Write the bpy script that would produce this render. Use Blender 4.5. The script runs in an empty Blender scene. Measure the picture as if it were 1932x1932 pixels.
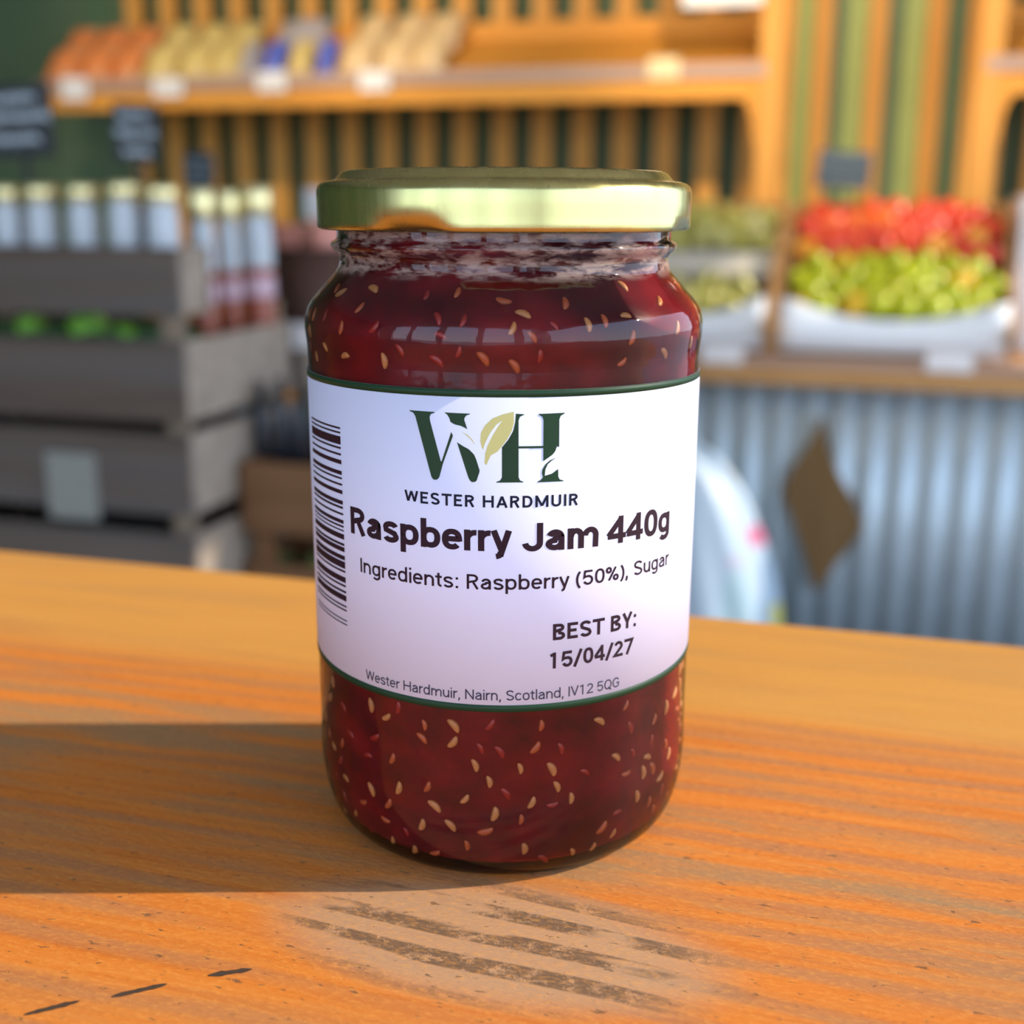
import bpy, bmesh, math, random
from mathutils import Vector, Matrix, geometry
random.seed(7)
sc = bpy.context.scene
COL = sc.collection
R = math.radians
pi = math.pi

# ------------------------------------------------------------------ camera
# world frame = room frame: X along the back wall, Y into the room, Z up, Z=0 is the table top
F = 2300.0                      # focal length in pixels of the 1932 px frame
PITCH = math.atan((966 - 385) / F)
YAW = R(16)
ROLL = R(0.25)
HC = 0.1215                     # lens height above the table top
FLOOR = -1.05
cd = bpy.data.cameras.new('camera')
cam = bpy.data.objects.new('camera', cd)
COL.objects.link(cam)
cd.sensor_width = 36.0
cd.lens = 36.0 * F / 1932.0
cd.clip_start = 0.01
cam.location = (0, 0, HC)
cam.matrix_world = Matrix.Translation((0, 0, HC)) @ Matrix.Rotation(YAW, 4, 'Z') @ Matrix.Rotation(pi / 2 - PITCH, 4, 'X') @ Matrix.Rotation(ROLL, 4, 'Z')
cd.dof.use_dof = True
cd.dof.focus_distance = 0.208
cd.dof.aperture_fstop = 11.5
sc.camera = cam

# ------------------------------------------------------------------ sky, sun, exposure
world = bpy.data.worlds.new('sky')
sc.world = world
world.use_nodes = True
wn = world.node_tree
wn.nodes.clear()
wout = wn.nodes.new('ShaderNodeOutputWorld')
wbg = wn.nodes.new('ShaderNodeBackground')
wgr = wn.nodes.new('ShaderNodeValToRGB')
wco = wn.nodes.new('ShaderNodeTexCoord')
wsx = wn.nodes.new('ShaderNodeSeparateXYZ')
wn.links.new(wco.outputs['Generated'], wsx.inputs[0])
wn.links.new(wsx.outputs['Z'], wgr.inputs[0])
wgr.color_ramp.elements[0].position = 0.0
wgr.color_ramp.elements[0].color = (0.70, 0.84, 1.0, 1)
wgr.color_ramp.elements[1].position = 0.8
wgr.color_ramp.elements[1].color = (0.38, 0.57, 1.0, 1)
wn.links.new(wgr.outputs[0], wbg.inputs[0])
wbg.inputs[1].default_value = 3.7
wn.links.new(wbg.outputs[0], wout.inputs[0])

SUN_EL = R(31)
sl = bpy.data.lights.new('sun', 'SUN')
sl.energy = 5.2
sl.color = (1.0, 0.86, 0.68)
sl.angle = R(0.6)
sun = bpy.data.objects.new('sun', sl)
COL.objects.link(sun)
sdir = Vector((0.957 * math.cos(SUN_EL), 0.290 * math.cos(SUN_EL), math.sin(SUN_EL)))
sun.rotation_euler = sdir.to_track_quat('Z', 'Y').to_euler()
sun.location = sdir * 6

sc.view_settings.view_transform = 'Standard'
sc.view_settings.look = 'None'
sc.view_settings.gamma = 1.0
sc.view_settings.use_curve_mapping = False
sc.view_settings.exposure = 0.0


# ------------------------------------------------------------------ measuring helpers
def ray(px, py):
    x0 = (px - 966) / F
    u0 = -(py - 966) / F
    c, s = math.cos(ROLL), math.sin(ROLL)
    x = x0 * c - u0 * s
    u = x0 * s + u0 * c
    up = u * math.cos(PITCH) - math.sin(PITCH)
    fw = math.cos(PITCH) + u * math.sin(PITCH)
    cy, sy = math.cos(YAW), math.sin(YAW)
    return Vector((x * cy - fw * sy, x * sy + fw * cy, up))


def atY(px, py, Y):
    d = ray(px, py)
    t = Y / d.y
    return d.x * t, HC + d.z * t


def atZ(px, py, Z):
    d = ray(px, py)
    t = (Z - HC) / d.z
    return d.x * t, d.y * t


# ------------------------------------------------------------------ mesh helpers
class MB:
    def __init__(self):
        self.v = []
        self.f = []

    def add(self, vs, fs):
        n = len(self.v)
        self.v += [tuple(p) for p in vs]
        self.f += [tuple(i + n for i in q) for q in fs]
        return self

    def box(self, x0, x1, y0, y1, z0, z1, M=None):
        vs = [Vector((x, y, z)) for z in (z0, z1) for y in (y0, y1) for x in (x0, x1)]
        if M:
            vs = [M @ p for p in vs]
        return self.add(vs, [(0, 2, 3, 1), (4, 5, 7, 6), (0, 1, 5, 4), (2, 6, 7, 3), (0, 4, 6, 2), (1, 3, 7, 5)])

    def lathe(self, prof, n=48, c=(0, 0, 0), warp=None):
        vs, fs = [], []
        m = len(prof)
        for k in range(n):
            a = 2 * pi * k / n
            for r, z in prof:
                if warp:
                    r, z = warp(a, r, z)
                vs.append((c[0] + r * math.sin(a), c[1] - r * math.cos(a), c[2] + z))
        for k in range(n):
            q = (k + 1) % n
            for i in range(m - 1):
                fs.append((k * m + i, q * m + i, q * m + i + 1, k * m + i + 1))
        return self.add(vs, fs)

    def tube(self, pts, r, n=8):
        pts = [Vector(p) for p in pts]
        vs, fs = [], []
        for i, p in enumerate(pts):
            t = (pts[min(i + 1, len(pts) - 1)] - pts[max(i - 1, 0)]).normalized()
            a = t.orthogonal().normalized()
            b = t.cross(a)
            for k in range(n):
                w = 2 * pi * k / n
                vs.append(p + (a * math.cos(w) + b * math.sin(w)) * r)
        for i in range(len(pts) - 1):
            for k in range(n):
                q = (k + 1) % n
                fs.append((i * n + k, i * n + q, (i + 1) * n + q, (i + 1) * n + k))
        fs.append(tuple(range(n))[::-1])
        fs.append(tuple((len(pts) - 1) * n + k for k in range(n)))
        return self.add(vs, fs)

    def prism(self, poly, y0, y1):
        """closed outline in X,Z extruded along Y"""
        n = len(poly)
        vs = [(x, y0, z) for x, z in poly] + [(x, y1, z) for x, z in poly]
        fs = [(i, (i + 1) % n, n + (i + 1) % n, n + i) for i in range(n)]
        tri = geometry.tessellate_polygon([[Vector((x, z, 0)) for x, z in poly]])
        fs += [tuple(t) for t in tri] + [tuple(n + i for i in reversed(t)) for t in tri]
        return self.add(vs, fs)

    def mesh(self, name, m, smooth=False, bevel=0):
        me = bpy.data.meshes.new(name)
        me.from_pydata(self.v, [], self.f)
        bm = bmesh.new()
        bm.from_mesh(me)
        bmesh.ops.remove_doubles(bm, verts=bm.verts, dist=1e-7)
        if bevel:
            bmesh.ops.bevel(bm, geom=bm.edges[:], offset=bevel, segments=2, affect='EDGES', profile=0.6)
        bmesh.ops.recalc_face_normals(bm, faces=bm.faces)
        if smooth:
            for f in bm.faces:
                f.smooth = True
        bm.to_mesh(me)
        bm.free()
        me.materials.append(m)
        return me

    def obj(self, name, m, parent=None, smooth=False, bevel=0):
        return link(name, self.mesh(name, m, smooth, bevel), parent)


def link(name, me, parent=None, M=None):
    o = bpy.data.objects.new(name, me)
    COL.objects.link(o)
    if parent:
        o.parent = parent
    if M is not None:
        o.matrix_local = M
    return o


def tag(o, label, cat, group=None):
    o['label'] = label
    o['category'] = cat
    if group:
        o['group'] = group
    return o


def thing(name, label, cat, loc=(0, 0, 0), rz=0.0, group=None):
    o = bpy.data.objects.new(name, None)
    o.empty_display_size = 0.02
    COL.objects.link(o)
    o.location = loc
    o.rotation_euler = (0, 0, rz)
    return tag(o, label, cat, group)


def struct(o):
    o['kind'] = 'structure'
    return o


# ------------------------------------------------------------------ materials
class NT:
    def __init__(self, name):
        self.m = bpy.data.materials.new(name)
        self.m.use_nodes = True
        self.t = self.m.node_tree
        self.t.nodes.clear()
        self.out = self.n('OutputMaterial')

    def n(self, kind, **kw):
        q = self.t.nodes.new('ShaderNode' + kind)
        for k, v in kw.items():
            setattr(q, k, v)
        return q

    def l(self, a, b):
        self.t.links.new(a, b)

    def val(self, sock, v):
        if hasattr(v, 'is_output') or isinstance(v, bpy.types.NodeSocket):
            self.l(v, sock)
        else:
            sock.default_value = v

    def math(self, op, a, b=0.0, clamp=False):
        q = self.n('Math', operation=op, use_clamp=clamp)
        self.val(q.inputs[0], a)
        self.val(q.inputs[1], b)
        return q.outputs[0]

    def mix(self, fac, a, b, mode='MIX'):
        q = self.n('Mix', data_type='RGBA', blend_type=mode)
        self.val(q.inputs[0], fac)
        self.val(q.inputs[6], a)
        self.val(q.inputs[7], b)
        return q.outputs[2]

    def coords(self, scale=(1, 1, 1), kind='Object', rot=(0, 0, 0), loc=(0, 0, 0)):
        t = self.n('TexCoord')
        mp = self.n('Mapping')
        mp.inputs['Scale'].default_value = scale
        mp.inputs['Rotation'].default_value = rot
        mp.inputs['Location'].default_value = loc
        self.l(t.outputs[kind], mp.inputs[0])
        return mp.outputs[0]

    def noise(self, vec, scale=5, detail=3, rough=0.5, dist=0.0):
        q = self.n('TexNoise')
        self.l(vec, q.inputs['Vector'])
        q.inputs['Scale'].default_value = scale
        q.inputs['Detail'].default_value = detail
        q.inputs['Roughness'].default_value = rough
        q.inputs['Distortion'].default_value = dist
        return q.outputs['Fac']

    def ramp(self, fac, stops):
        q = self.n('ValToRGB')
        self.val(q.inputs[0], fac)
        e = q.color_ramp.elements
        while len(e) < len(stops):
            e.new(0.5)
        for i, (p, c) in enumerate(stops):
            e[i].position = p
            if not hasattr(c, '__len__'):
                c = (c, c, c)
            e[i].color = (*c, 1)
        return q.outputs[0]

    def sstep(self, v, a, b):
        q = self.n('MapRange', interpolation_type='SMOOTHSTEP')
        self.val(q.inputs[0], v)
        q.inputs[1].default_value = a
        q.inputs[2].default_value = b
        return q.outputs[0]

    def bump(self, h, strength=0.3, dist=0.001):
        q = self.n('Bump')
        q.inputs['Strength'].default_value = strength
        q.inputs['Distance'].default_value = dist
        self.l(h, q.inputs['Height'])
        return q.outputs[0]

    def bsdf(self, color, rough=0.5, **kw):
        q = self.n('BsdfPrincipled')
        self.val(q.inputs['Base Color'], color if not isinstance(color, tuple) or len(color) == 4 else (*color, 1))
        self.val(q.inputs['Roughness'], rough)
        for k, v in kw.items():
            self.val(q.inputs[k.replace('_', ' ')], v)
        self.l(q.outputs[0], self.out.inputs[0])
        return q


def m_plain(name, color, rough=0.5, var=0.12, scale=30, **kw):
    N = NT(name)
    f = N.noise(N.coords(), scale, 3)
    c = N.mix(f, (*[max(0, x * (1 - var)) for x in color], 1), (*[min(1, x * (1 + var)) for x in color], 1))
    N.bsdf(c, rough, **kw)
    return N.m


def m_wood(name, c0, c1, axis='X', rough=0.55, scale=1.0, grey=None):
    N = NT(name)
    s = {'X': (3, 60, 60), 'Y': (60, 3, 60), 'Z': (60, 60, 3)}[axis]
    v = N.coords(tuple(k * scale for k in s))
    f = N.noise(v, 1.0, 4, 0.6, 0.6)
    c = N.ramp(f, [(0.3, c0), (0.72, c1)])
    if grey:
        g = N.noise(N.coords(tuple(k * scale * 0.35 for k in s)), 1.0, 3, 0.6)
        c = N.mix(N.sstep(g, 0.42, 0.66), c, (*grey, 1))
    N.bsdf(c, rough, Normal=N.bump(f, 0.25, 0.002), Specular_IOR_Level=0.2)
    return N.m


M_PINE = m_wood('pine_slat', (0.62, 0.27, 0.050), (0.78, 0.38, 0.085), 'Z')
M_PINE_X = m_wood('pine_board', (0.66, 0.26, 0.035), (0.80, 0.37, 0.065), 'X')
M_CRATE = m_wood('weathered_crate_board', (0.085, 0.060, 0.045), (0.16, 0.12, 0.095), 'X', 0.8, 0.6, (0.12, 0.105, 0.095))
M_CRATE_Z = m_wood('weathered_crate_post', (0.15, 0.11, 0.075), (0.30, 0.23, 0.16), 'Z', 0.8, 0.6)
M_CRATE_BROWN = m_wood('brown_crate_board', (0.13, 0.06, 0.025), (0.22, 0.11, 0.05), 'X', 0.7, 0.6)
M_CRATE_PALE = m_wood('pale_crate_board', (0.25, 0.20, 0.15), (0.42, 0.34, 0.27), 'X', 0.8, 0.6)
M_COUNTER = m_wood('counter_board', (0.44, 0.22, 0.075), (0.60, 0.33, 0.13), 'X', 0.5)
M_GREEN = m_plain('green_wall_paint', (0.12, 0.175, 0.085), 0.7, 0.2, 4)
M_GREEN_LIT = m_plain('lit_green_wall_tone', (0.36, 0.42, 0.11), 0.6, 0.15, 6)
M_PLASTER = m_plain('white_plaster', (0.62, 0.60, 0.56), 0.8, 0.06, 5)
M_FLOOR = m_plain('concrete_floor', (0.20, 0.18, 0.155), 0.7, 0.2, 5)
M_CEIL = m_wood('ceiling_board', (0.25, 0.16, 0.08), (0.38, 0.25, 0.13), 'X', 0.7)
M_GROUND = m_plain('gravel_yard', (0.40, 0.37, 0.32), 0.9, 0.2, 8)
M_STEEL = m_plain('galvanised_steel', (0.46, 0.54, 0.58), 0.5, 0.12, 14, Metallic=0.45)
M_RAIL = m_plain('grey_price_rail', (0.42, 0.27, 0.20), 0.4, 0.05)
M_CARD = m_plain('white_card', (0.80, 0.76, 0.74), 0.5, 0.04)
M_CARD_GREY = m_plain('grey_card', (0.26, 0.26, 0.23), 0.6, 0.05)
M_CARD_CREAM = m_plain('cream_card', (0.80, 0.62, 0.34), 0.5, 0.04)
M_PAPER = m_plain('white_crate_paper', (0.86, 0.88, 0.89), 0.6, 0.06, 12)
M_PAPER_WARM = m_plain('cream_crate_paper', (0.70, 0.64, 0.52), 0.6, 0.06, 12)
M_BLACK = m_plain('black_chalkboard', (0.012, 0.015, 0.018), 0.45, 0.2)
M_SLATE = m_plain('slate_chalkboard', (0.03, 0.045, 0.055), 0.35, 0.2)
M_CHALK = m_plain('white_chalk', (0.62, 0.68, 0.74), 0.8, 0.1)
M_CHALK_DIM = m_plain('faint_chalk', (0.30, 0.35, 0.39), 0.8, 0.1)
M_GOLDCAP = m_plain('gold_cap', (0.90, 0.78, 0.40), 0.3, 0.05, Metallic=0.85)
M_MILKGLASS = m_plain('pale_glass', (0.50, 0.54, 0.58), 0.15, 0.08)
M_REDSAUCE = m_plain('red_sauce', (0.30, 0.055, 0.022), 0.25, 0.5, 25)
M_PINKLABEL = m_plain('pink_label', (0.60, 0.40, 0.46), 0.5, 0.05)
M_DARKGLASS = m_plain('dark_bottle_glass', (0.010, 0.014, 0.022), 0.08, 0.2)
M_SILVERCAP = m_plain('blue_grey_bottle_cap', (0.28, 0.36, 0.50), 0.3, 0.05)
M_LIME = m_plain('lime_skin', (0.22, 0.50, 0.05), 0.35, 0.2, 25)
M_LEAF = m_plain('dark_leaf', (0.03, 0.09, 0.02), 0.5, 0.3, 25)
M_CABBAGE = m_plain('cabbage_leaf', (0.12, 0.16, 0.05), 0.6, 0.25, 25)
M_BASKET = m_plain('brown_basket', (0.075, 0.03, 0.018), 0.7, 0.3, 60)
M_PINKPACK = m_plain('pink_packet', (0.62, 0.24, 0.18), 0.4, 0.15)
M_DIAMOND = m_wood('brown_plaque_wood', (0.15, 0.085, 0.03), (0.20, 0.115, 0.045), 'Z', 0.6)
M_STEM = m_plain('brown_stem', (0.10, 0.06, 0.03), 0.7)


def m_fruit(name, a, b, c, rough=0.3):
    N = NT(name)
    oi = N.n('ObjectInfo')
    va = N.n('VectorMath', operation='ADD')
    t = N.n('TexCoord')
    sc_ = N.n('VectorMath', operation='SCALE')
    cb = N.n('CombineXYZ')
    for i in range(3):
        N.l(oi.outputs['Random'], cb.inputs[i])
    N.l(cb.outputs[0], sc_.inputs[0])
    sc_.inputs['Scale'].default_value = 7.0
    N.l(t.outputs['Object'], va.inputs[0])
    N.l(sc_.outputs[0], va.inputs[1])
    f = N.noise(va.outputs[0], 14, 2)
    col = N.mix(N.sstep(f, 0.42, 0.62), (*a, 1), (*b, 1))
    col = N.mix(N.sstep(oi.outputs['Random'], 0.70, 0.95), col, (*c, 1))
    N.bsdf(col, rough)
    return N.m


M_APPLE_RED = m_fruit('red_apple_skin', (0.66, 0.025, 0.018), (0.74, 0.10, 0.02), (0.82, 0.32, 0.03))
M_APPLE_GREEN = m_fruit('green_apple_skin', (0.40, 0.47, 0.008), (0.58, 0.56, 0.015), (0.80, 0.46, 0.015))
M_PEAR = m_fruit('pear_skin', (0.50, 0.44, 0.10), (0.42, 0.40, 0.08), (0.58, 0.52, 0.20))


def m_pack(name, a, b, scale=18):
    N = NT(name)
    f = N.noise(N.coords(), scale, 3)
    N.bsdf(N.mix(N.sstep(f, 0.4, 0.65), (*a, 1), (*b, 1)), 0.35)
    return N.m


M_BAG = {'orange': m_pack('orange_bag_film', (0.80, 0.22, 0.05), (0.72, 0.34, 0.14)),
         'yellow': m_pack('yellow_bag_film', (0.78, 0.58, 0.18), (0.72, 0.52, 0.22)),
         'blue': m_pack('blue_bag_film', (0.10, 0.15, 0.62), (0.16, 0.20, 0.55)),
         'beige': m_pack('beige_bag_film', (0.78, 0.54, 0.26), (0.70, 0.50, 0.28)),
         'grey': m_pack('grey_bag_film', (0.50, 0.44, 0.42), (0.42, 0.38, 0.38))}


def m_sack():
    N = NT('printed_white_sack')
    v = N.coords()
    n1 = N.noise(v, 6.5, 1)
    n2 = N.noise(N.coords(loc=(3, 1, 5)), 6.0, 1)
    n3 = N.noise(N.coords(loc=(7, 4, 2)), 5.0, 1)
    c = N.mix(N.sstep(n1, 0.62, 0.70), (0.40, 0.50, 0.58, 1), (0.55, 0.12, 0.22, 1))
    c = N.mix(N.sstep(n2, 0.62, 0.70), c, (0.62, 0.55, 0.12, 1))
    c = N.mix(N.sstep(n3, 0.60, 0.70), c, (0.32, 0.46, 0.50, 1))
    N.bsdf(c, 0.4)
    return N.m


M_SACK = m_sack()


def m_table():
    """oiled softwood top: grain runs along X, weathered grey streaks and pitted rows"""
    N = NT('worn_pine_table_top')
    t = N.n('TexCoord')
    sx = N.n('SeparateXYZ')
    N.l(t.outputs['Object'], sx.inputs[0])
    X, Y = sx.outputs['X'], sx.outputs['Y']
    warp = N.noise(N.coords((5, 9, 1)), 1.0, 2)
    yw = N.math('ADD', Y, N.math('MULTIPLY', N.math('SUBTRACT', warp, 0.5), 0.030))
    # growth rings
    rings = N.math('SINE', N.math('MULTIPLY', yw, 2 * pi / 0.0095))
    rings = N.math('MULTIPLY_ADD', rings, 0.5)
    rings.node.inputs[2].default_value = 0.5
    fine = N.noise(N.coords((14, 420, 1)), 1.0, 4, 0.65)
    fleck = N.noise(N.coords((520, 1300, 1), rot=(0, 0, R(22))), 1.0, 3, 0.7)
    broad = N.noise(N.coords((3, 26, 1)), 1.0, 2)
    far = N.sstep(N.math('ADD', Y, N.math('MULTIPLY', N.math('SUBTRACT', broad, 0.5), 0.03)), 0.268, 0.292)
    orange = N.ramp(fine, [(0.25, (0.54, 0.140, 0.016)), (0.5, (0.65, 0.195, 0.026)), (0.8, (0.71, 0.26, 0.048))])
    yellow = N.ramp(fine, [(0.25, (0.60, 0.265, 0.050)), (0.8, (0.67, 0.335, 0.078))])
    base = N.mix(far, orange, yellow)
    near = N.math('SUBTRACT', 1.0, far)
    # darker late-wood lines
    line = N.math('MULTIPLY', N.sstep(rings, 0.45, 0.95), N.math('MULTIPLY', near, N.sstep(N.noise(N.coords((7, 60, 1), loc=(2, 5, 0)), 1.0, 2), 0.28, 0.55)))
    base = N.mix(N.math('MULTIPLY', line, 0.60), base, (0.36, 0.17, 0.085, 1))
    # grey weathered zone, strongest in the middle of the board
    zx = N.math('ABSOLUTE', N.math('ADD', X, -0.035))
    zone = N.math('MULTIPLY', N.sstep(N.math('ABSOLUTE', N.math('ADD', Y, -0.222)), 0.062, 0.0), near)
    gn = N.noise(N.coords((9, 75, 1), loc=(4, 2, 0)), 1.0, 4, 0.65)
    grey = N.math('MULTIPLY', N.sstep(gn, 0.44, 0.66), N.math('MULTIPLY_ADD', zone, 0.65))
    grey.node.inputs[1].links[0].from_node.inputs[2].default_value = 0.22
    base = N.mix(N.math('MULTIPLY', grey, 1.25, True), base, (0.36, 0.205, 0.095, 1))
    # pitted dark rows in front of the jar
    px0, py0 = atZ(930, 1775, 0)
    dx = N.math('MULTIPLY', N.math('ADD', X, -px0), 1 / 0.044)
    dy = N.math('MULTIPLY', N.math('ADD', Y, -py0), 1 / 0.019)
    blob = N.sstep(N.math('ADD', N.math('MULTIPLY', dx, dx), N.math('MULTIPLY', dy, dy)), 1.15, 0.35)
    base = N.mix(N.math('MULTIPLY', blob, 0.75), base, (0.44, 0.30, 0.185, 1))
    row = N.math('SINE', N.math('MULTIPLY', N.math('ADD', yw, N.math('MULTIPLY', X, 0.03)), 2 * pi / 0.0078))
    pit = N.noise(N.coords((230, 380, 1)), 1.0, 4, 0.75)
    seg = N.noise(N.coords((36, 170, 1), loc=(1, 3, 0)), 1.0, 2)
    pits = N.math('MULTIPLY', N.math('MULTIPLY', N.sstep(row, -0.25, 0.15), blob), N.math('MULTIPLY', N.sstep(pit, 0.32, 0.54), N.sstep(seg, 0.38, 0.50)))
    base = N.mix(N.math('MULTIPLY', pits, 0.85), base, (0.125, 0.075, 0.045, 1))
    # small dents, flecks and dark specks
    sp = N.noise(N.coords((260, 800, 1), loc=(9, 1, 0)), 1.0, 3, 0.6)
    speck = N.math('MULTIPLY', N.sstep(sp, 0.64, 0.69), N.math('MULTIPLY', near, 0.8))
    base = N.mix(speck, base, (0.14, 0.08, 0.045, 1))
    base = N.mix(N.math('MULTIPLY', N.sstep(fleck, 0.45, 0.75), 0.45), base, (0.80, 0.35, 0.075, 1))
    h = N.math('ADD', N.math('MULTIPLY', fine, 0.5), N.math('MULTIPLY', fleck, 0.6))
    h = N.math('SUBTRACT', h, N.math('MULTIPLY', N.math('ADD', pits, speck), 0.5))
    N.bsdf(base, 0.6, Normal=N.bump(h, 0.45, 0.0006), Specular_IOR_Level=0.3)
    return N.m


M_TABLE = m_table()
M_GROOVE = m_plain('dark_cut_mark', (0.06, 0.035, 0.02), 0.8, 0.3, 400)
M_TABLE_SIDE = m_wood('pine_table_frame', (0.40, 0.18, 0.06), (0.55, 0.28, 0.10), 'X')


def m_glass():
    """thin clear jar glass: Fresnel mirror over clear transmission, grey-green in the thick edges"""
    N = NT('clear_jar_glass')
    fr = N.n('Fresnel')
    fr.inputs['IOR'].default_value = 1.46
    lw = N.n('LayerWeight')
    lw.inputs['Blend'].default_value = 0.25
    tr = N.n('BsdfTransparent')
    N.l(N.ramp(lw.outputs['Facing'], [(0.0, (0.97, 0.97, 0.97)), (0.72, (0.90, 0.90, 0.88)), (1.0, (0.50, 0.46, 0.40))]), tr.inputs[0])
    gl = N.n('BsdfGlossy')
    gl.inputs['Roughness'].default_value = 0.02
    wob = N.noise(N.coords((1, 1, 1)), 120, 3, 0.6)
    N.l(N.bump(wob, 0.10, 0.0008), gl.inputs['Normal'])
    mx = N.n('MixShader')
    N.l(fr.outputs[0], mx.inputs[0])
    N.l(tr.outputs[0], mx.inputs[1])
    N.l(gl.outputs[0], mx.inputs[2])
    # smears of jam and condensation inside the neck
    df = N.n('BsdfDiffuse')
    df.inputs[0].default_value = (0.55, 0.42, 0.36, 1)
    t = N.n('TexCoord')
    sx = N.n('SeparateXYZ')
    N.l(t.outputs['Object'], sx.inputs[0])
    sm = N.noise(N.coords((160, 160, 520)), 1.0, 4, 0.7)
    band = N.sstep(sx.outputs['Z'], 0.1085, 0.1105)
    k = N.math('MULTIPLY', N.math('MULTIPLY', N.sstep(sm, 0.42, 0.62), band), 0.42)
    m2 = N.n('MixShader')
    N.l(k, m2.inputs[0])
    N.l(mx.outputs[0], m2.inputs[1])
    N.l(df.outputs[0], m2.inputs[2])
    N.l(m2.outputs[0], N.out.inputs[0])
    return N.m


def m_jam():
    N = NT('raspberry_jam')
    a = N.noise(N.coords((1, 1, 1.4)), 95, 3, 0.6)
    b = N.noise(N.coords((1, 1, 1.6), loc=(3, 2, 1)), 38, 2)
    c = N.ramp(a, [(0.3, (0.075, 0.002, 0.007)), (0.55, (0.17, 0.003, 0.010)), (0.8, (0.26, 0.008, 0.015))])
    c = N.mix(N.sstep(b, 0.48, 0.68), c, (0.055, 0.002, 0.007, 1))
    q = N.bsdf(c, 0.35, Normal=N.bump(a, 0.15, 0.0008))
    q.inputs['Specular IOR Level'].default_value = 0.12
    q.inputs['Subsurface Weight'].default_value = 0.75
    q.inputs['Subsurface Radius'].default_value = (1.0, 0.12, 0.08)
    q.inputs['Subsurface Scale'].default_value = 0.006
    return N.m


def m_lid():
    N = NT('pale_gold_lid_metal')
    s = N.noise(N.coords((260, 260, 12)), 1.0, 4, 0.6)
    q = N.bsdf(N.mix(s, (0.50, 0.46, 0.18, 1), (0.58, 0.55, 0.25, 1)), N.ramp(s, [(0.2, 0.20), (0.8, 0.34)]), Metallic=1.0)
    return N.m


M_GLASS = m_glass()
M_JAM = m_jam()
M_LID = m_lid()
M_LABEL = m_plain('white_label_paper', (0.67, 0.69, 0.88), 0.6, 0.01, Specular_IOR_Level=0.3)
M_LABELGREEN = m_plain('dark_green_label_print', (0.010, 0.042, 0.018), 0.5, 0.15, 300, Specular_IOR_Level=0.25)
M_INK = m_plain('dark_brown_ink', (0.026, 0.011, 0.018), 0.7, 0.1, Specular_IOR_Level=0.15)
M_INKBLUE = m_plain('near_black_ink', (0.010, 0.012, 0.028), 0.7, 0.1, Specular_IOR_Level=0.15)
M_INKGREY = m_plain('grey_ink', (0.045, 0.040, 0.065), 0.7, 0.1, Specular_IOR_Level=0.15)
M_LEAFPRINT = m_plain('pale_olive_print', (0.56, 0.55, 0.20), 0.42, 0.03)
M_SEED = [m_plain('tan_raspberry_seed', (0.62, 0.24, 0.075), 0.4, 0.25, 400),
          m_plain('orange_raspberry_seed', (0.52, 0.10, 0.030), 0.4, 0.25, 400),
          m_plain('red_raspberry_seed', (0.34, 0.016, 0.014), 0.4, 0.25, 400)]

# ------------------------------------------------------------------ the room
WALL_Y = 4.50
XL, XR = -4.6, 2.30
CEIL = 2.4
struct(MB().box(XL - .2, XR + .2, -3.7, WALL_Y + .1, FLOOR - 0.1, FLOOR).obj('floor', M_FLOOR))
struct(MB().box(-14, 14, -16, 14, FLOOR - 0.2, FLOOR - 0.1).obj('ground', M_GROUND))
wall_back = struct(MB().box(XL, XR, WALL_Y, WALL_Y + 0.12, FLOOR, CEIL).obj('wall_back', M_GREEN))
struct(MB().box(XL - 0.12, XL, -3.6, WALL_Y + 0.12, FLOOR, CEIL).obj('wall_left', M_GREEN))
struct(MB().box(XL - .12, XR + .12, -3.6, WALL_Y + 0.12, CEIL, CEIL + 0.1).obj('ceiling', M_PLASTER))
# unseen right wall: wide open barn door, header depth shaped to shade the left crates
wr = MB()
wr.box(XR, XR + .12, -3.6, -2.6, FLOOR, CEIL)
wr.box(XR, XR + .12, 4.3, WALL_Y, FLOOR, CEIL)
wr.box(XR, XR + .12, -2.6, 4.3, 1.72, CEIL)
struct(wr.obj('wall_right', M_PLASTER))
# open front behind the camera: slim white posts, a low sill and a header
WF = -2.6
wf = MB()
wf.box(XL, XR, WF - .12, WF, FLOOR, -0.55)
wf.box(XL, XR, WF - .12, WF, 2.1, CEIL)
for x in (-4.5, -3.35, -2.2, -1.05, 0.10, 1.25, 2.2):
    wf.box(x - .09, x + .09, WF - .12, WF, -0.55, 2.1)
struct(wf.obj('wall_front', M_PLASTER))

# slats and strips on the green wall; light green ones paint the lit wall
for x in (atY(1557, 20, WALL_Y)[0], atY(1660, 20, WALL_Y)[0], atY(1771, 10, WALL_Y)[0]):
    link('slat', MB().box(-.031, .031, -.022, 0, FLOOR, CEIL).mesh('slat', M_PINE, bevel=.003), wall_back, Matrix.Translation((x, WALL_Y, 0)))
    link('green_strip', MB().box(-.035, .035, -.010, 0, FLOOR, CEIL).mesh('green_strip', M_GREEN_LIT, bevel=.003), wall_back, Matrix.Translation((x - 0.068, WALL_Y, 0)))
xg = atY(192, 20, WALL_Y)[0]
link('green_strip', MB().box(-.06, .06, -.012, 0, .62, CEIL).mesh('green_strip', m_plain('mid_green_board_paint', (0.10, 0.17, 0.08), 0.6), bevel=.003), wall_back, Matrix.Translation((xg, WALL_Y, 0)))


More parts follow.
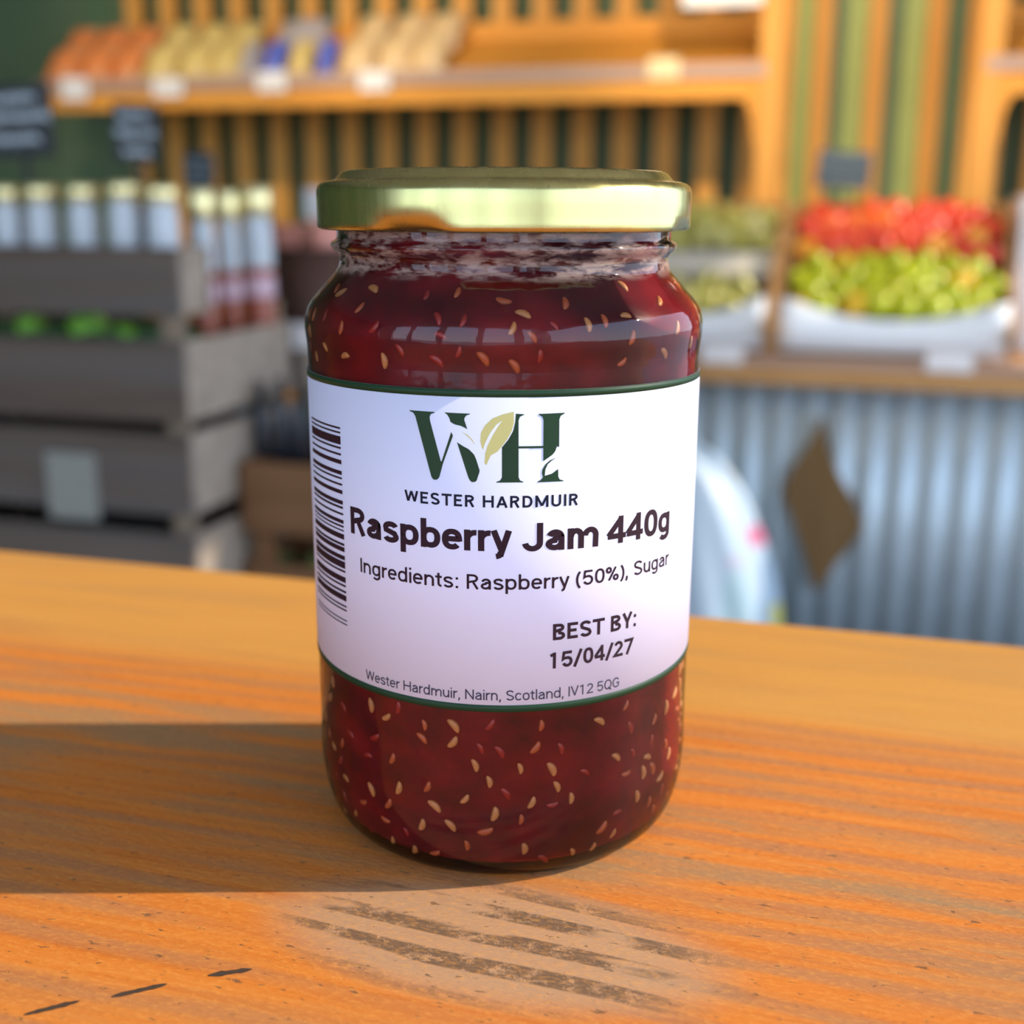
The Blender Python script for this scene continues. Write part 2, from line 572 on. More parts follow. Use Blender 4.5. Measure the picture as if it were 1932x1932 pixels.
# added spot lamps, out of view, that brighten the rack and the fruit
def added_spot_lamp(label, loc, aim, energy, size=64):
    t = thing('added_spot_lamp', label, 'lamp', loc, 0, 'added spot lamps')
    d = (Vector(aim) - Vector(loc)).normalized()
    MB().box(-.04, .04, -.04, .04, CEIL - loc[2] - .02, CEIL - loc[2] - .001).obj('ceiling_plate', M_BLACK, t, False, .002)
    MB().tube([(0, 0, 0), (0, 0, CEIL - loc[2] - .02)], .008).obj('rod', M_BLACK, t, True)
    hd = MB().lathe([(.0001, .02), (.035, .018), (.045, .0), (.055, -.10), (.050, -.10), (.040, -.01), (.0001, -.005)], 24).obj('lamp_head', M_BLACK, t, True)
    q = (-d).to_track_quat('Z', 'Y')
    hd.rotation_euler = q.to_euler()
    li = bpy.data.lights.new('spot', 'SPOT')
    li.energy = energy
    li.color = (1.0, 0.80, 0.52)
    li.spot_size = R(size)
    li.spot_blend = .7
    li.shadow_soft_size = .05
    o = bpy.data.objects.new('spot', li)
    COL.objects.link(o)
    o.parent = t
    o.location = d * .105
    o.rotation_euler = q.to_euler()


added_spot_lamp('added black spot lamp on a long rod aimed at the right hand wall slats', (-0.15, 2.3, 1.20), (0.0, 4.5, .45), 120)
added_spot_lamp('added black spot lamp on a long rod aimed at the middle of the pine rack', (-1.25, 2.3, 1.20), (-1.1, 4.3, .50), 62)
added_spot_lamp('added black spot lamp on a long rod aimed at the bags on the pine rack', (-2.2, 2.3, 1.20), (-2.15, 4.2, .60), 70)
added_spot_lamp('added black spot lamp on a long rod aimed at the fruit crates', (-0.2, 1.7, 1.35), (0.25, 3.4, -.05), 22, 50)

# ------------------------------------------------------------------ the display racks
TY = 3.90                                        # front of the sloping trays
ZB = 0.432                                       # underside of the tray front
ZT = 0.535


def rack(name, label, x0, x1, slats, post_l, post_r):
    r = thing(name, label, 'shelf', ((x0 + x1) / 2, TY + 0.3, FLOOR))
    ox, oy, oz = r.location

    def put(mb, n, m, bevel=.004):
        o = mb.obj(n, m, None, False, bevel)
        o.parent = r
        o.location = (-ox, -oy, -oz)
        return o
    smesh = MB().box(-.036, .036, -.02, 0, FLOOR + .05, 1.75).mesh('slat', M_PINE, bevel=.003)
    for x in slats:
        o = link('slat', smesh, r)
        o.location = (x - ox, 4.42 - oy, -oz)
    put(MB().box(x0, x1, TY, TY + .03, ZB, ZB + .058), 'tray_front', M_PINE_X)
    put(MB().box(x0, x1, TY - .012, TY + .018, ZB + .060, ZT), 'price_rail', M_RAIL)
    # sloping tray floor rising to the back
    sl_ = MB().add([(x0, TY + .03, ZB + .03), (x1, TY + .03, ZB + .03), (x1, 4.38, 0.665), (x0, 4.38, 0.665),
                    (x0, TY + .03, ZB + .055), (x1, TY + .03, ZB + .055), (x1, 4.38, 0.69), (x0, 4.38, 0.69)],
                   [(0, 1, 2, 3), (7, 6, 5, 4), (0, 4, 5, 1), (1, 5, 6, 2), (2, 6, 7, 3), (3, 7, 4, 0)])
    put(sl_, 'tray_floor', M_PINE_X, 0)
    put(MB().box(x0, x1, 4.36, 4.40, .66, .74), 'tray_back', M_PINE_X)
    for x in (post_l, post_r):
        if x is None:
            continue
        put(MB().box(x - .035, x + .035, TY - .01, TY + .07, FLOOR, 1.75), 'post', M_PINE)
        put(MB().box(x - .035, x + .035, 4.34, 4.41, FLOOR, 1.75), 'post', M_PINE)
        s = -1 if x > (x0 + x1) / 2 else 1
        # shaped side cheek and curved bracket under the tray
        brk = [(x + s * .035, ZB), (x + s * .085, ZB)] + [(x + s * (.085 - .04 * math.sin(R(d))), ZB - .13 * (1 - math.cos(R(d)))) for d in range(10, 91, 10)] + [(x + s * .035, ZB - .13)]
        o = put(MB().prism(brk, TY + .005, TY + .035), 'bracket', M_PINE_X, 0)
        put(MB().add([(x - .012, TY, ZB), (x - .012, 4.36, .60), (x - .012, 4.36, .80), (x - .012, TY, ZT + .05),
                      (x + .012, TY, ZB), (x + .012, 4.36, .60), (x + .012, 4.36, .80), (x + .012, TY, ZT + .05)],
                     [(0, 1, 2, 3), (7, 6, 5, 4), (0, 4, 5, 1), (1, 5, 6, 2), (2, 6, 7, 3), (3, 7, 4, 0)]), 'side_cheek', M_PINE_X, 0)
    return r


XT0 = atY(70, 205, TY)[0]
XT1 = atY(1445, 190, TY)[0]
sx0 = atY(250, 10, 4.40)[0]
rack('display_rack', 'long orange pine display rack with vertical back slats and sloping tray of bags', XT0, XT1,
     [sx0 + 0.1475 * k for k in range(17) if sx0 + 0.1475 * k < XT1 + .12], None, XT1 + .01)
XS = atY(1868, 100, TY)[0]
rack('display_rack', 'second orange pine rack cut off by the right picture edge', XS - .01, XS + 1.5, [XS + .06 + .1475 * k for k in range(9)], XS, None)

# hanging white board at the top of the first rack
xa, za = atY(1287, 15, TY - .05)
xb, zb = atY(1440, 4, TY - .05)
tag(MB().box(xa, xb, TY - .06, TY - .045, za, za + .35).obj('hanging_board', M_CARD, None, False, .002), 'white board hung on the pine rack at the top edge of the picture', 'sign')

# price cards clipped to the rail
names = ['below the orange bags', 'below the yellow bags', 'below the blue striped bag', 'below the beige bags']
for (px, py, w, h), nm in zip([(140, 168, 46, 44), (316, 165, 54, 36), (512, 153, 54, 40), (706, 152, 56, 40)], names):
    x0, z0 = atY(px - w / 2, py + h / 2, TY - .016)
    x1, z1 = atY(px + w / 2, py - h / 2, TY - .016)
    tag(MB().box(x0, x1, TY - .018, TY - .0125, z0, z1).obj('price_card', M_CARD, None, False, .001), 'small white price card on the tray rail ' + nm, 'price card', 'price cards on the tray rail')
x0, z0 = atY(1222, 150, TY - .016)
x1, z1 = atY(1282, 108, TY - .016)
tag(MB().box(x0, x1, TY - .018, TY - .0125, z0, z1).obj('price_card', M_CARD_CREAM, None, False, .001), 'cream price card on the empty right part of the tray rail', 'price card', 'price cards on the tray rail')


def pillow(w, h, d, seed, m, name='bag'):
    """a filled bag standing upright: swollen middle, flat crimped ends"""
    rnd = random.Random(seed)
    nx, nz = 8, 8
    mb = MB()
    vs, fs = [], []
    for side in (-1, 1):
        for j in range(nz + 1):
            for i in range(nx + 1):
                u, v = i / nx * 2 - 1, j / nz * 2 - 1
                t = max(0.0, (1 - abs(u) ** 3) * (1 - abs(v) ** 4))
                sq = 1 - 0.10 * (1 - abs(u)) * (abs(v) ** 6)
                vs.append((u * w / 2 * (1 - .06 * t), side * (d / 2 * t * (1 + rnd.uniform(-.12, .12)) + .001), (v * sq + 1) * h / 2))
    n = (nx + 1) * (nz + 1)
    for s in (0, 1):
        for j in range(nz):
            for i in range(nx):
                a = s * n + j * (nx + 1) + i
                q = (a, a + 1, a + nx + 2, a + nx + 1)
                fs.append(q if s == 0 else q[::-1])
    rim = [i for i in range(nx + 1)] + [j * (nx + 1) + nx for j in range(1, nz + 1)] + [nz * (nx + 1) + i for i in range(nx - 1, -1, -1)] + [j * (nx + 1) for j in range(nz - 1, 0, -1)]
    for k in range(len(rim)):
        a, b = rim[k], rim[(k + 1) % len(rim)]
        fs.append((b, a, a + n, b + n))
    mb.add(vs, fs)
    return mb.mesh(name, m, True)


def tray_z(y):
    return ZB + .055 + (y - (TY + .03)) * (0.69 - ZB - .055) / (4.38 - TY - .03)


def place_bag(px, t, kind, label, w=.124, h=.165, d=.075, seed=0, group=None, rz=0.0, tilt=-38):
    """t = 0 front of the tray .. 1 back"""
    y = TY + .075 + t * .33
    x = atY(px, 100, y)[0]
    me = pillow(w, h, d, seed, M_BAG[kind])
    o = bpy.data.objects.new('snack_bag', me)
    COL.objects.link(o)
    o.location = (x, y, tray_z(y) + .012)
    o.rotation_euler = (R(tilt), 0, rz)
    return tag(o, label, 'bag', group)


bags = []
for i, px in enumerate((105, 165, 225)):
    wh = ('leftmost', 'middle', 'rightmost')[i]
    place_bag(px, .10, 'orange', 'orange bag at the tray front, %s of the front three' % wh, seed=i, group='orange bags on the tray')
    place_bag(px + 35, .75, 'orange', 'orange bag at the tray back, %s of the back three' % wh, seed=i + 9, group='orange bags on the tray')
for i, px in enumerate((290, 355, 415)):
    wh = ('leftmost', 'middle', 'rightmost')[i]
    place_bag(px, .10, 'yellow', 'yellow bag at the tray front, %s of the front three' % wh, seed=i + 20, group='yellow bags on the tray')
    place_bag(px + 35, .75, 'yellow', 'yellow bag at the tray back, %s of the back three' % wh, seed=i + 30, group='yellow bags on the tray')
place_bag(462, .10, 'grey', 'grey bag on the tray between the yellow bags and the blue bag', w=.062, seed=41)
place_bag(508, .12, 'blue', 'blue bag on the tray left of the small yellow bag', w=.080, seed=42, group='blue bags on the tray')
place_bag(558, .12, 'yellow', 'small yellow bag on the tray between two blue bags', w=.085, seed=43)
place_bag(607, .12, 'blue', 'narrow blue bag on the tray beside the beige bags', w=.062, seed=44, group='blue bags on the tray')
place_bag(560, .80, 'grey', 'grey bag behind the blue bags on the tray', w=.20, seed=45)
for i, px in enumerate((665, 735, 800)):
    wh = ('leftmost', 'middle', 'rightmost')[i]
    place_bag(px, .12, 'beige', 'beige bag at the tray front, %s of the front three' % wh, seed=i + 50, group='beige bags on the tray')
    place_bag(px + 30, .8, 'beige', 'beige bag at the tray back, %s of the back three' % wh, seed=i + 60, group='beige bags on the tray')

# ------------------------------------------------------------------ the produce counter on the right
CY = 3.10
ct = thing('produce_counter', 'produce counter with thick wooden edge above a corrugated steel front', 'counter', (0.3, CY + .35, FLOOR))
CX0, CX1 = -0.95, 1.5
CZ0, CZ1 = atY(1600, 730, CY)[1], atY(1600, 658, CY)[1]


def cput(mb, n, m, bevel=.004, smooth=False):
    o = mb.obj(n, m, ct, smooth, bevel)
    o.location = (-.3, -CY - .35, -FLOOR)
    return o


zm = CZ0 + (CZ1 - CZ0) * .45
cput(MB().box(CX0, CX1, CY - .012, CY + .05, CZ0, zm), 'edge_board', M_COUNTER)
cput(MB().box(CX0, CX1, CY, CY + .04, zm + .001, CZ1 - .028), 'price_rail', M_RAIL, .003)
cput(MB().box(CX0, CX1, CY + .042, CY + .72, CZ1 - .055, CZ1 - .027), 'counter_top', M_COUNTER)
cor = MB()
n = 600
pitch = 0.0775
vs, fs = [], []
for k in range(n + 1):
    x = CX0 + .02 + (CX1 - CX0 - .04) * k / n
    y = CY + .045 + .009 * math.cos(2 * pi * x / pitch)
    for z in (FLOOR + .01, CZ0 + .01):
        vs.append((x, y, z))
        vs.append((x, y + .002, z))
for k in range(n):
    a = 4 * k
    b = a + 4
    fs += [(a, b, b + 2, a + 2), (a + 1, a + 3, b + 3, b + 1), (a + 2, b + 2, b + 3, a + 3), (a, a + 1, b + 1, b)]
cor.add(vs, fs)
cput(cor, 'corrugated_sheet', M_STEEL, 0, True)
for x in (CX0 + .04, CX1 - .04):
    for y in (CY + .1, CY + .66):
        cput(MB().box(x - .03, x + .03, y - .03, y + .03, FLOOR, CZ1 - .056), 'leg', M_COUNTER)

# price cards on the counter rail
for (x0, x1, y0, y1), nm in zip([(1322, 1402, 652, 684), (1745, 1838, 666, 700)], ['beside the jar, below the pears', 'below the green apples']):
    a, z0 = atY(x0, y1, CY - .004)
    b, z1 = atY(x1, y0, CY - .004)
    tag(MB().box(a, b, CY - .006, CY - .001, z0, z1).obj('price_card', M_CARD, None, False, .001), 'white price card on the counter rail ' + nm, 'price card', 'price cards on the counter rail')

# tilted fruit crates
SLOPE = R(31)
FZ = CZ1 - .027


def crate_frame(px0, px1):
    xl = atY(px0, 620, CY + .06)[0]
    xr = atY(px1, 620, CY + .06)[0]
    return xl, xr


def tilt_crate(name, label, px0, px1, paper, back_paper=None):
    xl, xr = crate_frame(px0, px1)
    w = xr - xl
    c = thing(name, label, 'crate', ((xl + xr) / 2, CY + .07, FZ + .011))
    L = .56
    Mt = Matrix.Rotation(SLOPE, 4, 'X')
    # supporting wedge legs, floor, sides
    MB().box(-w / 2, w / 2, 0, L, .0, .014, Mt).obj('crate_floor', M_CRATE_PALE, c)
    for s in (-1, 1):
        MB().box(s * w / 2 - .007, s * w / 2 + .007, -.012, L, -.005, .085, Mt).obj('side_board', M_COUNTER, c)
        MB().box(s * (w / 2 - .03) - .015, s * (w / 2 - .03) + .015, L * math.cos(SLOPE) - .05, L * math.cos(SLOPE) - .02, 0, (L - .05) * math.sin(SLOPE)).obj('prop_leg', M_COUNTER, c)
    MB().box(-w / 2, w / 2, L - .012, L, 0, .085, Mt).obj('back_board', M_COUNTER, c)
    # folded paper liner: front panel whose upper edge dips in the middle
    k = 14
    vs, fs = [], []
    for i in range(k + 1):
        u = i / k * 2 - 1
        x = u * (w / 2 - .009)
        zt = .082 + .050 * min(1, abs(u) ** 2.2 * 1.2)
        for (y, z) in ((-.012, 0), (-.012 - .010 * (1 - u * u), zt), (-.008 - .010 * (1 - u * u), zt), (-.008, 0)):
            vs.append((x, y, z))
    for i in range(k):
        a = 4 * i
        fs += [(a, a + 4, a + 5, a + 1), (a + 1, a + 5, a + 6, a + 2), (a + 2, a + 6, a + 7, a + 3), (a + 3, a + 7, a + 4, a)]
    fs += [(0, 1, 2, 3), (4 * k + 3, 4 * k + 2, 4 * k + 1, 4 * k)]
    MB().add(vs, fs).obj('paper_liner', paper, c, True)
    if back_paper:
        MB().box(-w / 2 + .01, w / 2 - .01, L * .44, L * .62, .05, .062, Mt).obj('paper_sheet', back_paper, c)
    return c, xl, xr, Mt


def apple_mesh(name, m):
    prof = [(0.0001, .82), (.14, .80), (.28, .88), (.45, .97), (.66, .99), (.86, .86), (.98, .62), (1.0, .35), (.95, .02), (.84, -.32), (.66, -.62), (.46, -.80), (.30, -.84), (.16, -.78), (.0001, -.74)]
    mb = MB().lathe(prof, 14)
    mb.tube([(0, 0, .80), (.03, 0, 1.05), (.09, 0, 1.18)], .045, 5)
    return mb.mesh(name, m, True)


def pear_mesh(name, m):
    prof = [(.0001, 1.62), (.16, 1.60), (.30, 1.48), (.38, 1.25), (.46, .95), (.62, .65), (.85, .38), (1.0, .0), (.97, -.35), (.78, -.68), (.45, -.88), (.15, -.84), (.0001, -.80)]
    mb = MB().lathe(prof, 14)
    mb.tube([(0, 0, 1.58), (.05, 0, 1.9)], .05, 5)
    return mb.mesh(name, m, True)


ORD = ['first', 'second', 'third', 'fourth', 'fifth', 'sixth', 'seventh', 'eighth', 'ninth', 'tenth', 'eleventh', 'twelfth']


def fill(c, xl, xr, Mt, t0, t1, ncol, nrow, rad, meshes, name, label, group, cat):
    w = xr - xl
    for j in range(nrow):
        off = .5 * (j % 2)
        nn = ncol - (j % 2)
        for i in range(nn):
            u = (i + .5 + off) / ncol
            x = (u - .5) * (w - .03)
            y = t0 + (t1 - t0) * (j + .5) / nrow
            z = .014 + rad * 1.02 + .022 * math.sin(pi * u) + random.uniform(0, .010)
            p = Mt @ Vector((x + random.uniform(-.004, .004), y, z)) + c.location
            o = bpy.data.objects.new(name, random.choice(meshes))
            COL.objects.link(o)
            o.location = p
            s = rad * random.uniform(.93, 1.04)
            o.scale = (s, s, s)
            o.rotation_euler = (random.uniform(-.9, .9), random.uniform(-.9, .9), random.uniform(0, 6))
            tag(o, label % (ORD[j], ORD[i]), cat, group)


AP_R = apple_mesh('red_apple', M_APPLE_RED)
AP_G = apple_mesh('green_apple', M_APPLE_GREEN)
PE = pear_mesh('pear', M_PEAR)
c, xl, xr, Mt = tilt_crate('fruit_crate', 'tilted paper lined crate of red and green apples on the counter', 1462, 1912, M_PAPER)
fill(c, xl, xr, Mt, .045, .295, 8, 4, .0368, [AP_G], 'green_apple', 'yellow green apple in the %s row from the paper liner, %s from the left', 'green apples in the tilted crate', 'apple')
fill(c, xl, xr, Mt, .305, .548, 8, 4, .0368, [AP_R], 'red_apple', 'red apple in the %s red row above the green apples, %s from the left', 'red apples in the tilted crate', 'apple')
c2, xl2, xr2, Mt2 = tilt_crate('fruit_crate', 'tilted paper lined crate of pale pears half hidden behind the jar lid', 1130, 1448, M_PAPER, M_PAPER_WARM)
fill(c2, xl2, xr2, Mt2, .045, .21, 7, 2, .030, [PE], 'pear', 'pale pear below the cream paper sheet in its %s row, %s from the left', 'pears in the tilted crate', 'pear')
fill(c2, xl2, xr2, Mt2, .36, .55, 7, 3, .030, [PE], 'pear', 'olive pear above the cream paper sheet in its %s row, %s from the left', 'pears in the tilted crate', 'pear')
# white carton right of the apples
xa, za = atY(1893, 510, CY + .30)
zt_ = atY(1893, 372, CY + .30)[1]
car = thing('white_carton', 'white carton standing right of the red apples at the picture edge', 'box', (xa + .165, CY + .45, FZ))
MB().box(-.13, .13, -.12, .12, 0, zt_ - FZ).obj('carton_body', M_CARD, car, False, .004)
MB().box(-.135, .135, -.125, .125, zt_ - FZ - .05, zt_ - FZ + .004).obj('carton_lid', M_CARD, car, False, .003)


# ------------------------------------------------------------------ chalk signs
def chalk_sign(px, py, w, h, Y, label, lines, foot_z, tilt=0.0, board=M_BLACK, chalk=M_CHALK, seed=1, clip=False):
    rnd = random.Random(seed)
    x0, z0 = atY(px, py, Y)
    k = (Y / ray(px, py).y) / F * 1.0
    W, H = w * k, h * k
    s = thing('chalk_sign', label, 'sign', (x0, Y, foot_z))
    dz = z0 - foot_z
    T = Matrix.Translation((0, 0, dz)) @ Matrix.Rotation(tilt, 4, 'Y')
    MB().box(-W / 2, W / 2, -.004, .004, -H / 2, H / 2, T).obj('board', board, s, False, .001)
    MB().box(-.004, .004, .004, .010, -dz, H * .3).obj('stake', M_BLACK, s)
    s.children[-1].location = (0, 0, dz)
    # hand-written chalk scribble, one stroke per line of writing
    for i, (a, b, zc) in enumerate(lines):
        pts = []
        nst = 26
        amp = H * .085
        for q in range(nst + 1):
            xx = (a + (b - a) * q / nst - .5) * W
            zz = (zc - .5) * H + amp * math.sin(q * 2.3 + i) * (0.4 + .6 * rnd.random())
            pts.append(T @ Vector((xx, -.0052, zz)))
        MB().tube(pts, H * .026, 4).obj('chalk_writing', chalk, s)
    return s


# ------------------------------------------------------------------ stacked crates on the left
def tray_crate(label, x0, x1, y0, y1, zb, zt, zpost, mb_, mp, group='stacked produce crates'):
    c = thing('produce_crate', label, 'crate', ((x0 + x1) / 2, (y0 + y1) / 2, zb), 0, group)
    ox, oy, oz = c.location
    t = .012

    def put(mb, n, m, bevel=.002):
        o = mb.obj(n, m, c, False, bevel)
        o.location = (-ox, -oy, -oz)
    put(MB().box(x0, x1, y0, y0 + t, zb, zt), 'front_board', mb_)
    put(MB().box(x0, x1, y1 - t, y1, zb, zt), 'back_board', mb_)
    put(MB().box(x0, x0 + t, y0 + t, y1 - t, zb, zt), 'side_board', mb_)
    put(MB().box(x1 - t, x1, y0 + t, y1 - t, zb, zt), 'side_board', M_CRATE_PALE if mb_ is M_CRATE else mb_)  # grey crates: right side paler, the light falling on it put into the colour
    nfl = 5
    for k in range(nfl):
        a = y0 + t + (y1 - y0 - 2 * t) * k / nfl
        put(MB().box(x0 + t, x1 - t, a + .002, a + (y1 - y0 - 2 * t) / nfl - .006, zb, zb + .009), 'floor_slat', mb_, 0)
    for x in (x0 + t + .001, x1 - t - .031):
        for y in (y0 + t + .001, y1 - t - .031):
            put(MB().box(x, x + .03, y, y + .03, zb + .01, zpost), 'corner_post', mp)
    return c


LY = 1.66
CXR = atY(335, 540, LY)[0]
CXL = CXR - .62
zz = lambda py: atY(200, py, LY)[1]
zA = [zz(v) for v in (466, 592, 641, 790, 815, 962, 1000)]
LB = LY + .38
tray_crate('shallow grey weathered crate of gold capped bottles on top of the left stack', CXL, CXR, LY, LY + .10, zA[1], zA[0], zA[1] + .022, M_CRATE, M_CRATE_Z)
tray_crate('grey weathered crate of limes, second from the top of the left stack', CXL, CXR, LY, LB, zA[3], zA[2], zA[1] - .001, M_CRATE, M_CRATE_Z)
tray_crate('dark weathered crate with a grey card, third from the top of the left stack', CXL, CXR, LY, LB, zA[5], zA[4], zA[3] - .001, M_CRATE, M_CRATE_Z)
tray_crate('dark crate at the table edge, lowest seen of the left stack', CXL, CXR, LY, LB, zA[6] - .13, zA[6], zA[5] - .001, M_CRATE, M_CRATE_Z)
st = thing('crate_stand', 'low wooden stand under the left crate stack', 'stand', ((CXL + CXR) / 2, (LY + LB) / 2, FLOOR))
MB().box(-.31, .31, -.19, .19, zA[6] - .16 - FLOOR, zA[6] - .131 - FLOOR).obj('stand_top', M_CRATE, st, False, .003)
for sx_ in (-1, 1):
    for sy_ in (-1, 1):
        MB().box(sx_ * .27 - .03, sx_ * .27 + .03, sy_ * .15 - .03, sy_ * .15 + .03, 0, zA[6] - .1605 - FLOOR).obj('leg', M_CRATE_Z, st, False, .003)
# right hand crates
DY = 1.80
DX0 = CXR + .012
DX1 = DX0 + .60
zd = lambda py, Y: atY(450, py, Y)[1]
zD = [zd(870, DY), zd(1002, DY)]
tray_crate('brown crate of dark bottles beside the left stack', DX0, DX1, DY, DY + .22, zD[1], zD[0], zD[0] - .004, M_CRATE_BROWN, M_CRATE_BROWN)
tray_crate('brown crate of cabbages under the crate of dark bottles', DX0, DX1, DY, DY + .22, zD[1] - .17, zD[1] - .055, zD[1] - .001, M_CRATE_BROWN, M_CRATE_BROWN)
VY = LB + .02
zC = [zd(618, VY), zd(735, VY)]
tray_crate('pale grey crate holding the brown basket behind the dark bottles', DX0 - .01, DX1, VY, VY + .36, zC[1], zC[0], zC[0] - .004, M_CRATE_PALE, M_CRATE_PALE)
s2 = thing('crate_stand', 'low wooden stand under the brown crates', 'stand', ((DX0 + DX1) / 2, DY + .11, FLOOR))
zq = zD[1] - .171 - FLOOR
MB().box(-.3, .3, -.11, .11, zq - .03, zq).obj('stand_top', M_CRATE_BROWN, s2, False, .003)
for sx_ in (-1, 1):
    MB().box(sx_ * .26 - .03, sx_ * .26 + .03, -.09, .09, 0, zq - .0305).obj('leg', M_CRATE_BROWN, s2, False, .003)
s3 = thing('crate_stand', 'tall pale stand under the crate with the brown basket', 'stand', ((DX0 + DX1) / 2, VY + .18, FLOOR))
zq = zC[1] - .001 - FLOOR
MB().box(-.3, .3, -.17, .17, zq - .03, zq).obj('stand_top', M_CRATE_PALE, s3, False, .003)
for sx_ in (-1, 1):
    for sy_ in (-1, 1):
        MB().box(sx_ * .26 - .03, sx_ * .26 + .03, sy_ * .13 - .03, sy_ * .13 + .03, 0, zq - .0305).obj('leg', M_CRATE_PALE, s3, False, .003)
# grey card tacked on the third crate
xa, z0 = atY(95, 975, LY - .004)
xb, z1 = atY(178, 858, LY - .004)
tag(MB().box(xa, xb, LY - .005, LY - .0015, z0, z1).obj('paper_card', M_CARD_GREY, None, False, .001), 'grey paper card tacked on the dark crate of the left stack', 'card')


def bottle(px, ytop, Y, base, label, group, red=0.0, r=.031):
    x, zt = atY(px, ytop, Y)
    H = zt - base
    b = thing('glass_bottle', label, 'bottle', (x, Y, base), 0, group)
    prof = [(.0001, .002), (r * .86, .0), (r * .94, .006), (r * .94, H * .72), (r * .90, H * .78), (r * .82, H * .82), (r * .82, H * .87)]
    MB().lathe(prof, 20).obj('bottle_body', M_MILKGLASS, b, True)
    MB().lathe([(.0001, H), (r * .90, H - .001), (r, H - .004), (r, H * .86), (r * .94, H * .855), (.0001, H * .855)], 20).obj('cap', M_GOLDCAP, b, True)
    if red:
        MB().lathe([(r * .952, .004), (r * .954, H * red), (r * .94, H * red + .003)], 20).obj('sauce', M_REDSAUCE, b, True)
        MB().lathe([(r * .96, H * (red - .14)), (r * .964, H * (red - .138)), (r * .964, H * (red - .04)), (r * .94, H * (red - .038))], 20).obj('neck_label', M_PINKLABEL, b, True)
    return b


GB = 'gold capped bottles in the left crates'
zf = zA[1] + .0095
for i, (px, yt, Y) in enumerate([(10, 350, LY + .05), (74, 348, LY + .05), (153, 347, LY + .05), (230, 343, LY + .05), (302, 349, LY + .055)]):
    bottle(px, yt, Y, zf, 'pale gold capped bottle in the top crate, %s from the left' % ORD[i], GB, r=.0265)
zf = zA[3] + .0095
for i, (px, yt, Y) in enumerate([(375, 355, LY + .21), (425, 358, LY + .29), (480, 350, LY + .325)]):
    bottle(px, yt, Y, zf, 'gold capped bottle of red sauce behind the top crate, %s from the left' % ORD[i], GB, red=.60, r=(.024, .020, .030)[i])
zf = zC[1] + .0095

# bowl-shaped basket with pink packets
xa, za = atY(590, 470, VY + .16)
bk = thing('brown_basket', 'dark brown basket of pink packets half behind the jar', 'basket', (xa, VY + .16, zf))
hb = za - zf
MB().lathe([(.0001, 0), (.055, 0), (.06, .004), (.085, hb), (.079, hb), (.056, .010), (.0001, .008)], 24).obj('bowl', M_BASKET, bk, True)
MB().tube([(.083 * math.cos(a), .083 * math.sin(a), hb) for a in [2 * pi * k / 24 for k in range(25)]], .006, 6).obj('rim', M_BASKET, bk, True)
for i, (dx, dy, rz, lb) in enumerate([(-.045, -.02, .3, 'pink packet in the brown basket, left one'), (.0, .02, -.5, 'pink packet in the brown basket, back one'), (.04, -.025, .9, 'pink packet in the brown basket, right one')]):
    o = bpy.data.objects.new('pink_packet', pillow(.07, .10, .035, 70 + i, M_PINKPACK, 'pink_packet'))
    COL.objects.link(o)
    o.location = (xa + dx, VY + .16 + dy, zf + hb - .045)
    o.rotation_euler = (R(-18 + 12 * i), 0, rz)
    tag(o, lb, 'packet', 'pink packets in the basket')
xa, za = atY(572, 385, VY + .20)
tg = thing('price_tag', 'small white tag on a stick behind the brown basket', 'price card', (xa, VY + .27, zf))
MB().box(-.028, .028, -.003, 0, za - zf - .03, za - zf + .03).obj('card', M_CARD, tg)
MB().box(-.003, .003, 0, .005, 0, za - zf).obj('stick', M_CARD, tg)
xa, za = atY(565, 585, VY - .006)
tag(MB().box(xa - .03, xa + .03, VY - .006, VY - .002, zC[0] - .035, zC[0] + .012).obj('price_card', M_CARD, None, False, .001), 'white price card on the front board of the pale crate', 'price card')

# limes and leaves in the second crate
LM = MB().lathe([(.0001, 1.12), (.10, 1.10), (.22, .98), (.55, .84), (.85, .50), (1, .05), (.9, -.45), (.6, -.82), (.25, -.98), (.1, -1.08), (.0001, -1.1)], 14).mesh('lime', M_LIME, True)
lz = zA[3] + .009
for i, (px, rr) in enumerate([(55, .024), (155, .033), (228, .022)]):
    x, z = atY(px, 618, LY + .07)
    o = bpy.data.objects.new('lime', LM)
    COL.objects.link(o)
    o.scale = (rr, rr, rr * 1.05)
    o.location = (x, LY + .075 + .012 * (i % 2), zA[2] + .004 + (.000 if i == 1 else (.002 if i == 0 else -.008)))
    o.rotation_euler = (R(70), R(20 * i), R(30 * i))
    tag(o, ('small green lime at the left of the second crate', 'large bright green lime in the middle of the second crate', 'lime sunk in the leaves at the right of the second crate')[i], 'lime', 'limes in the crate')


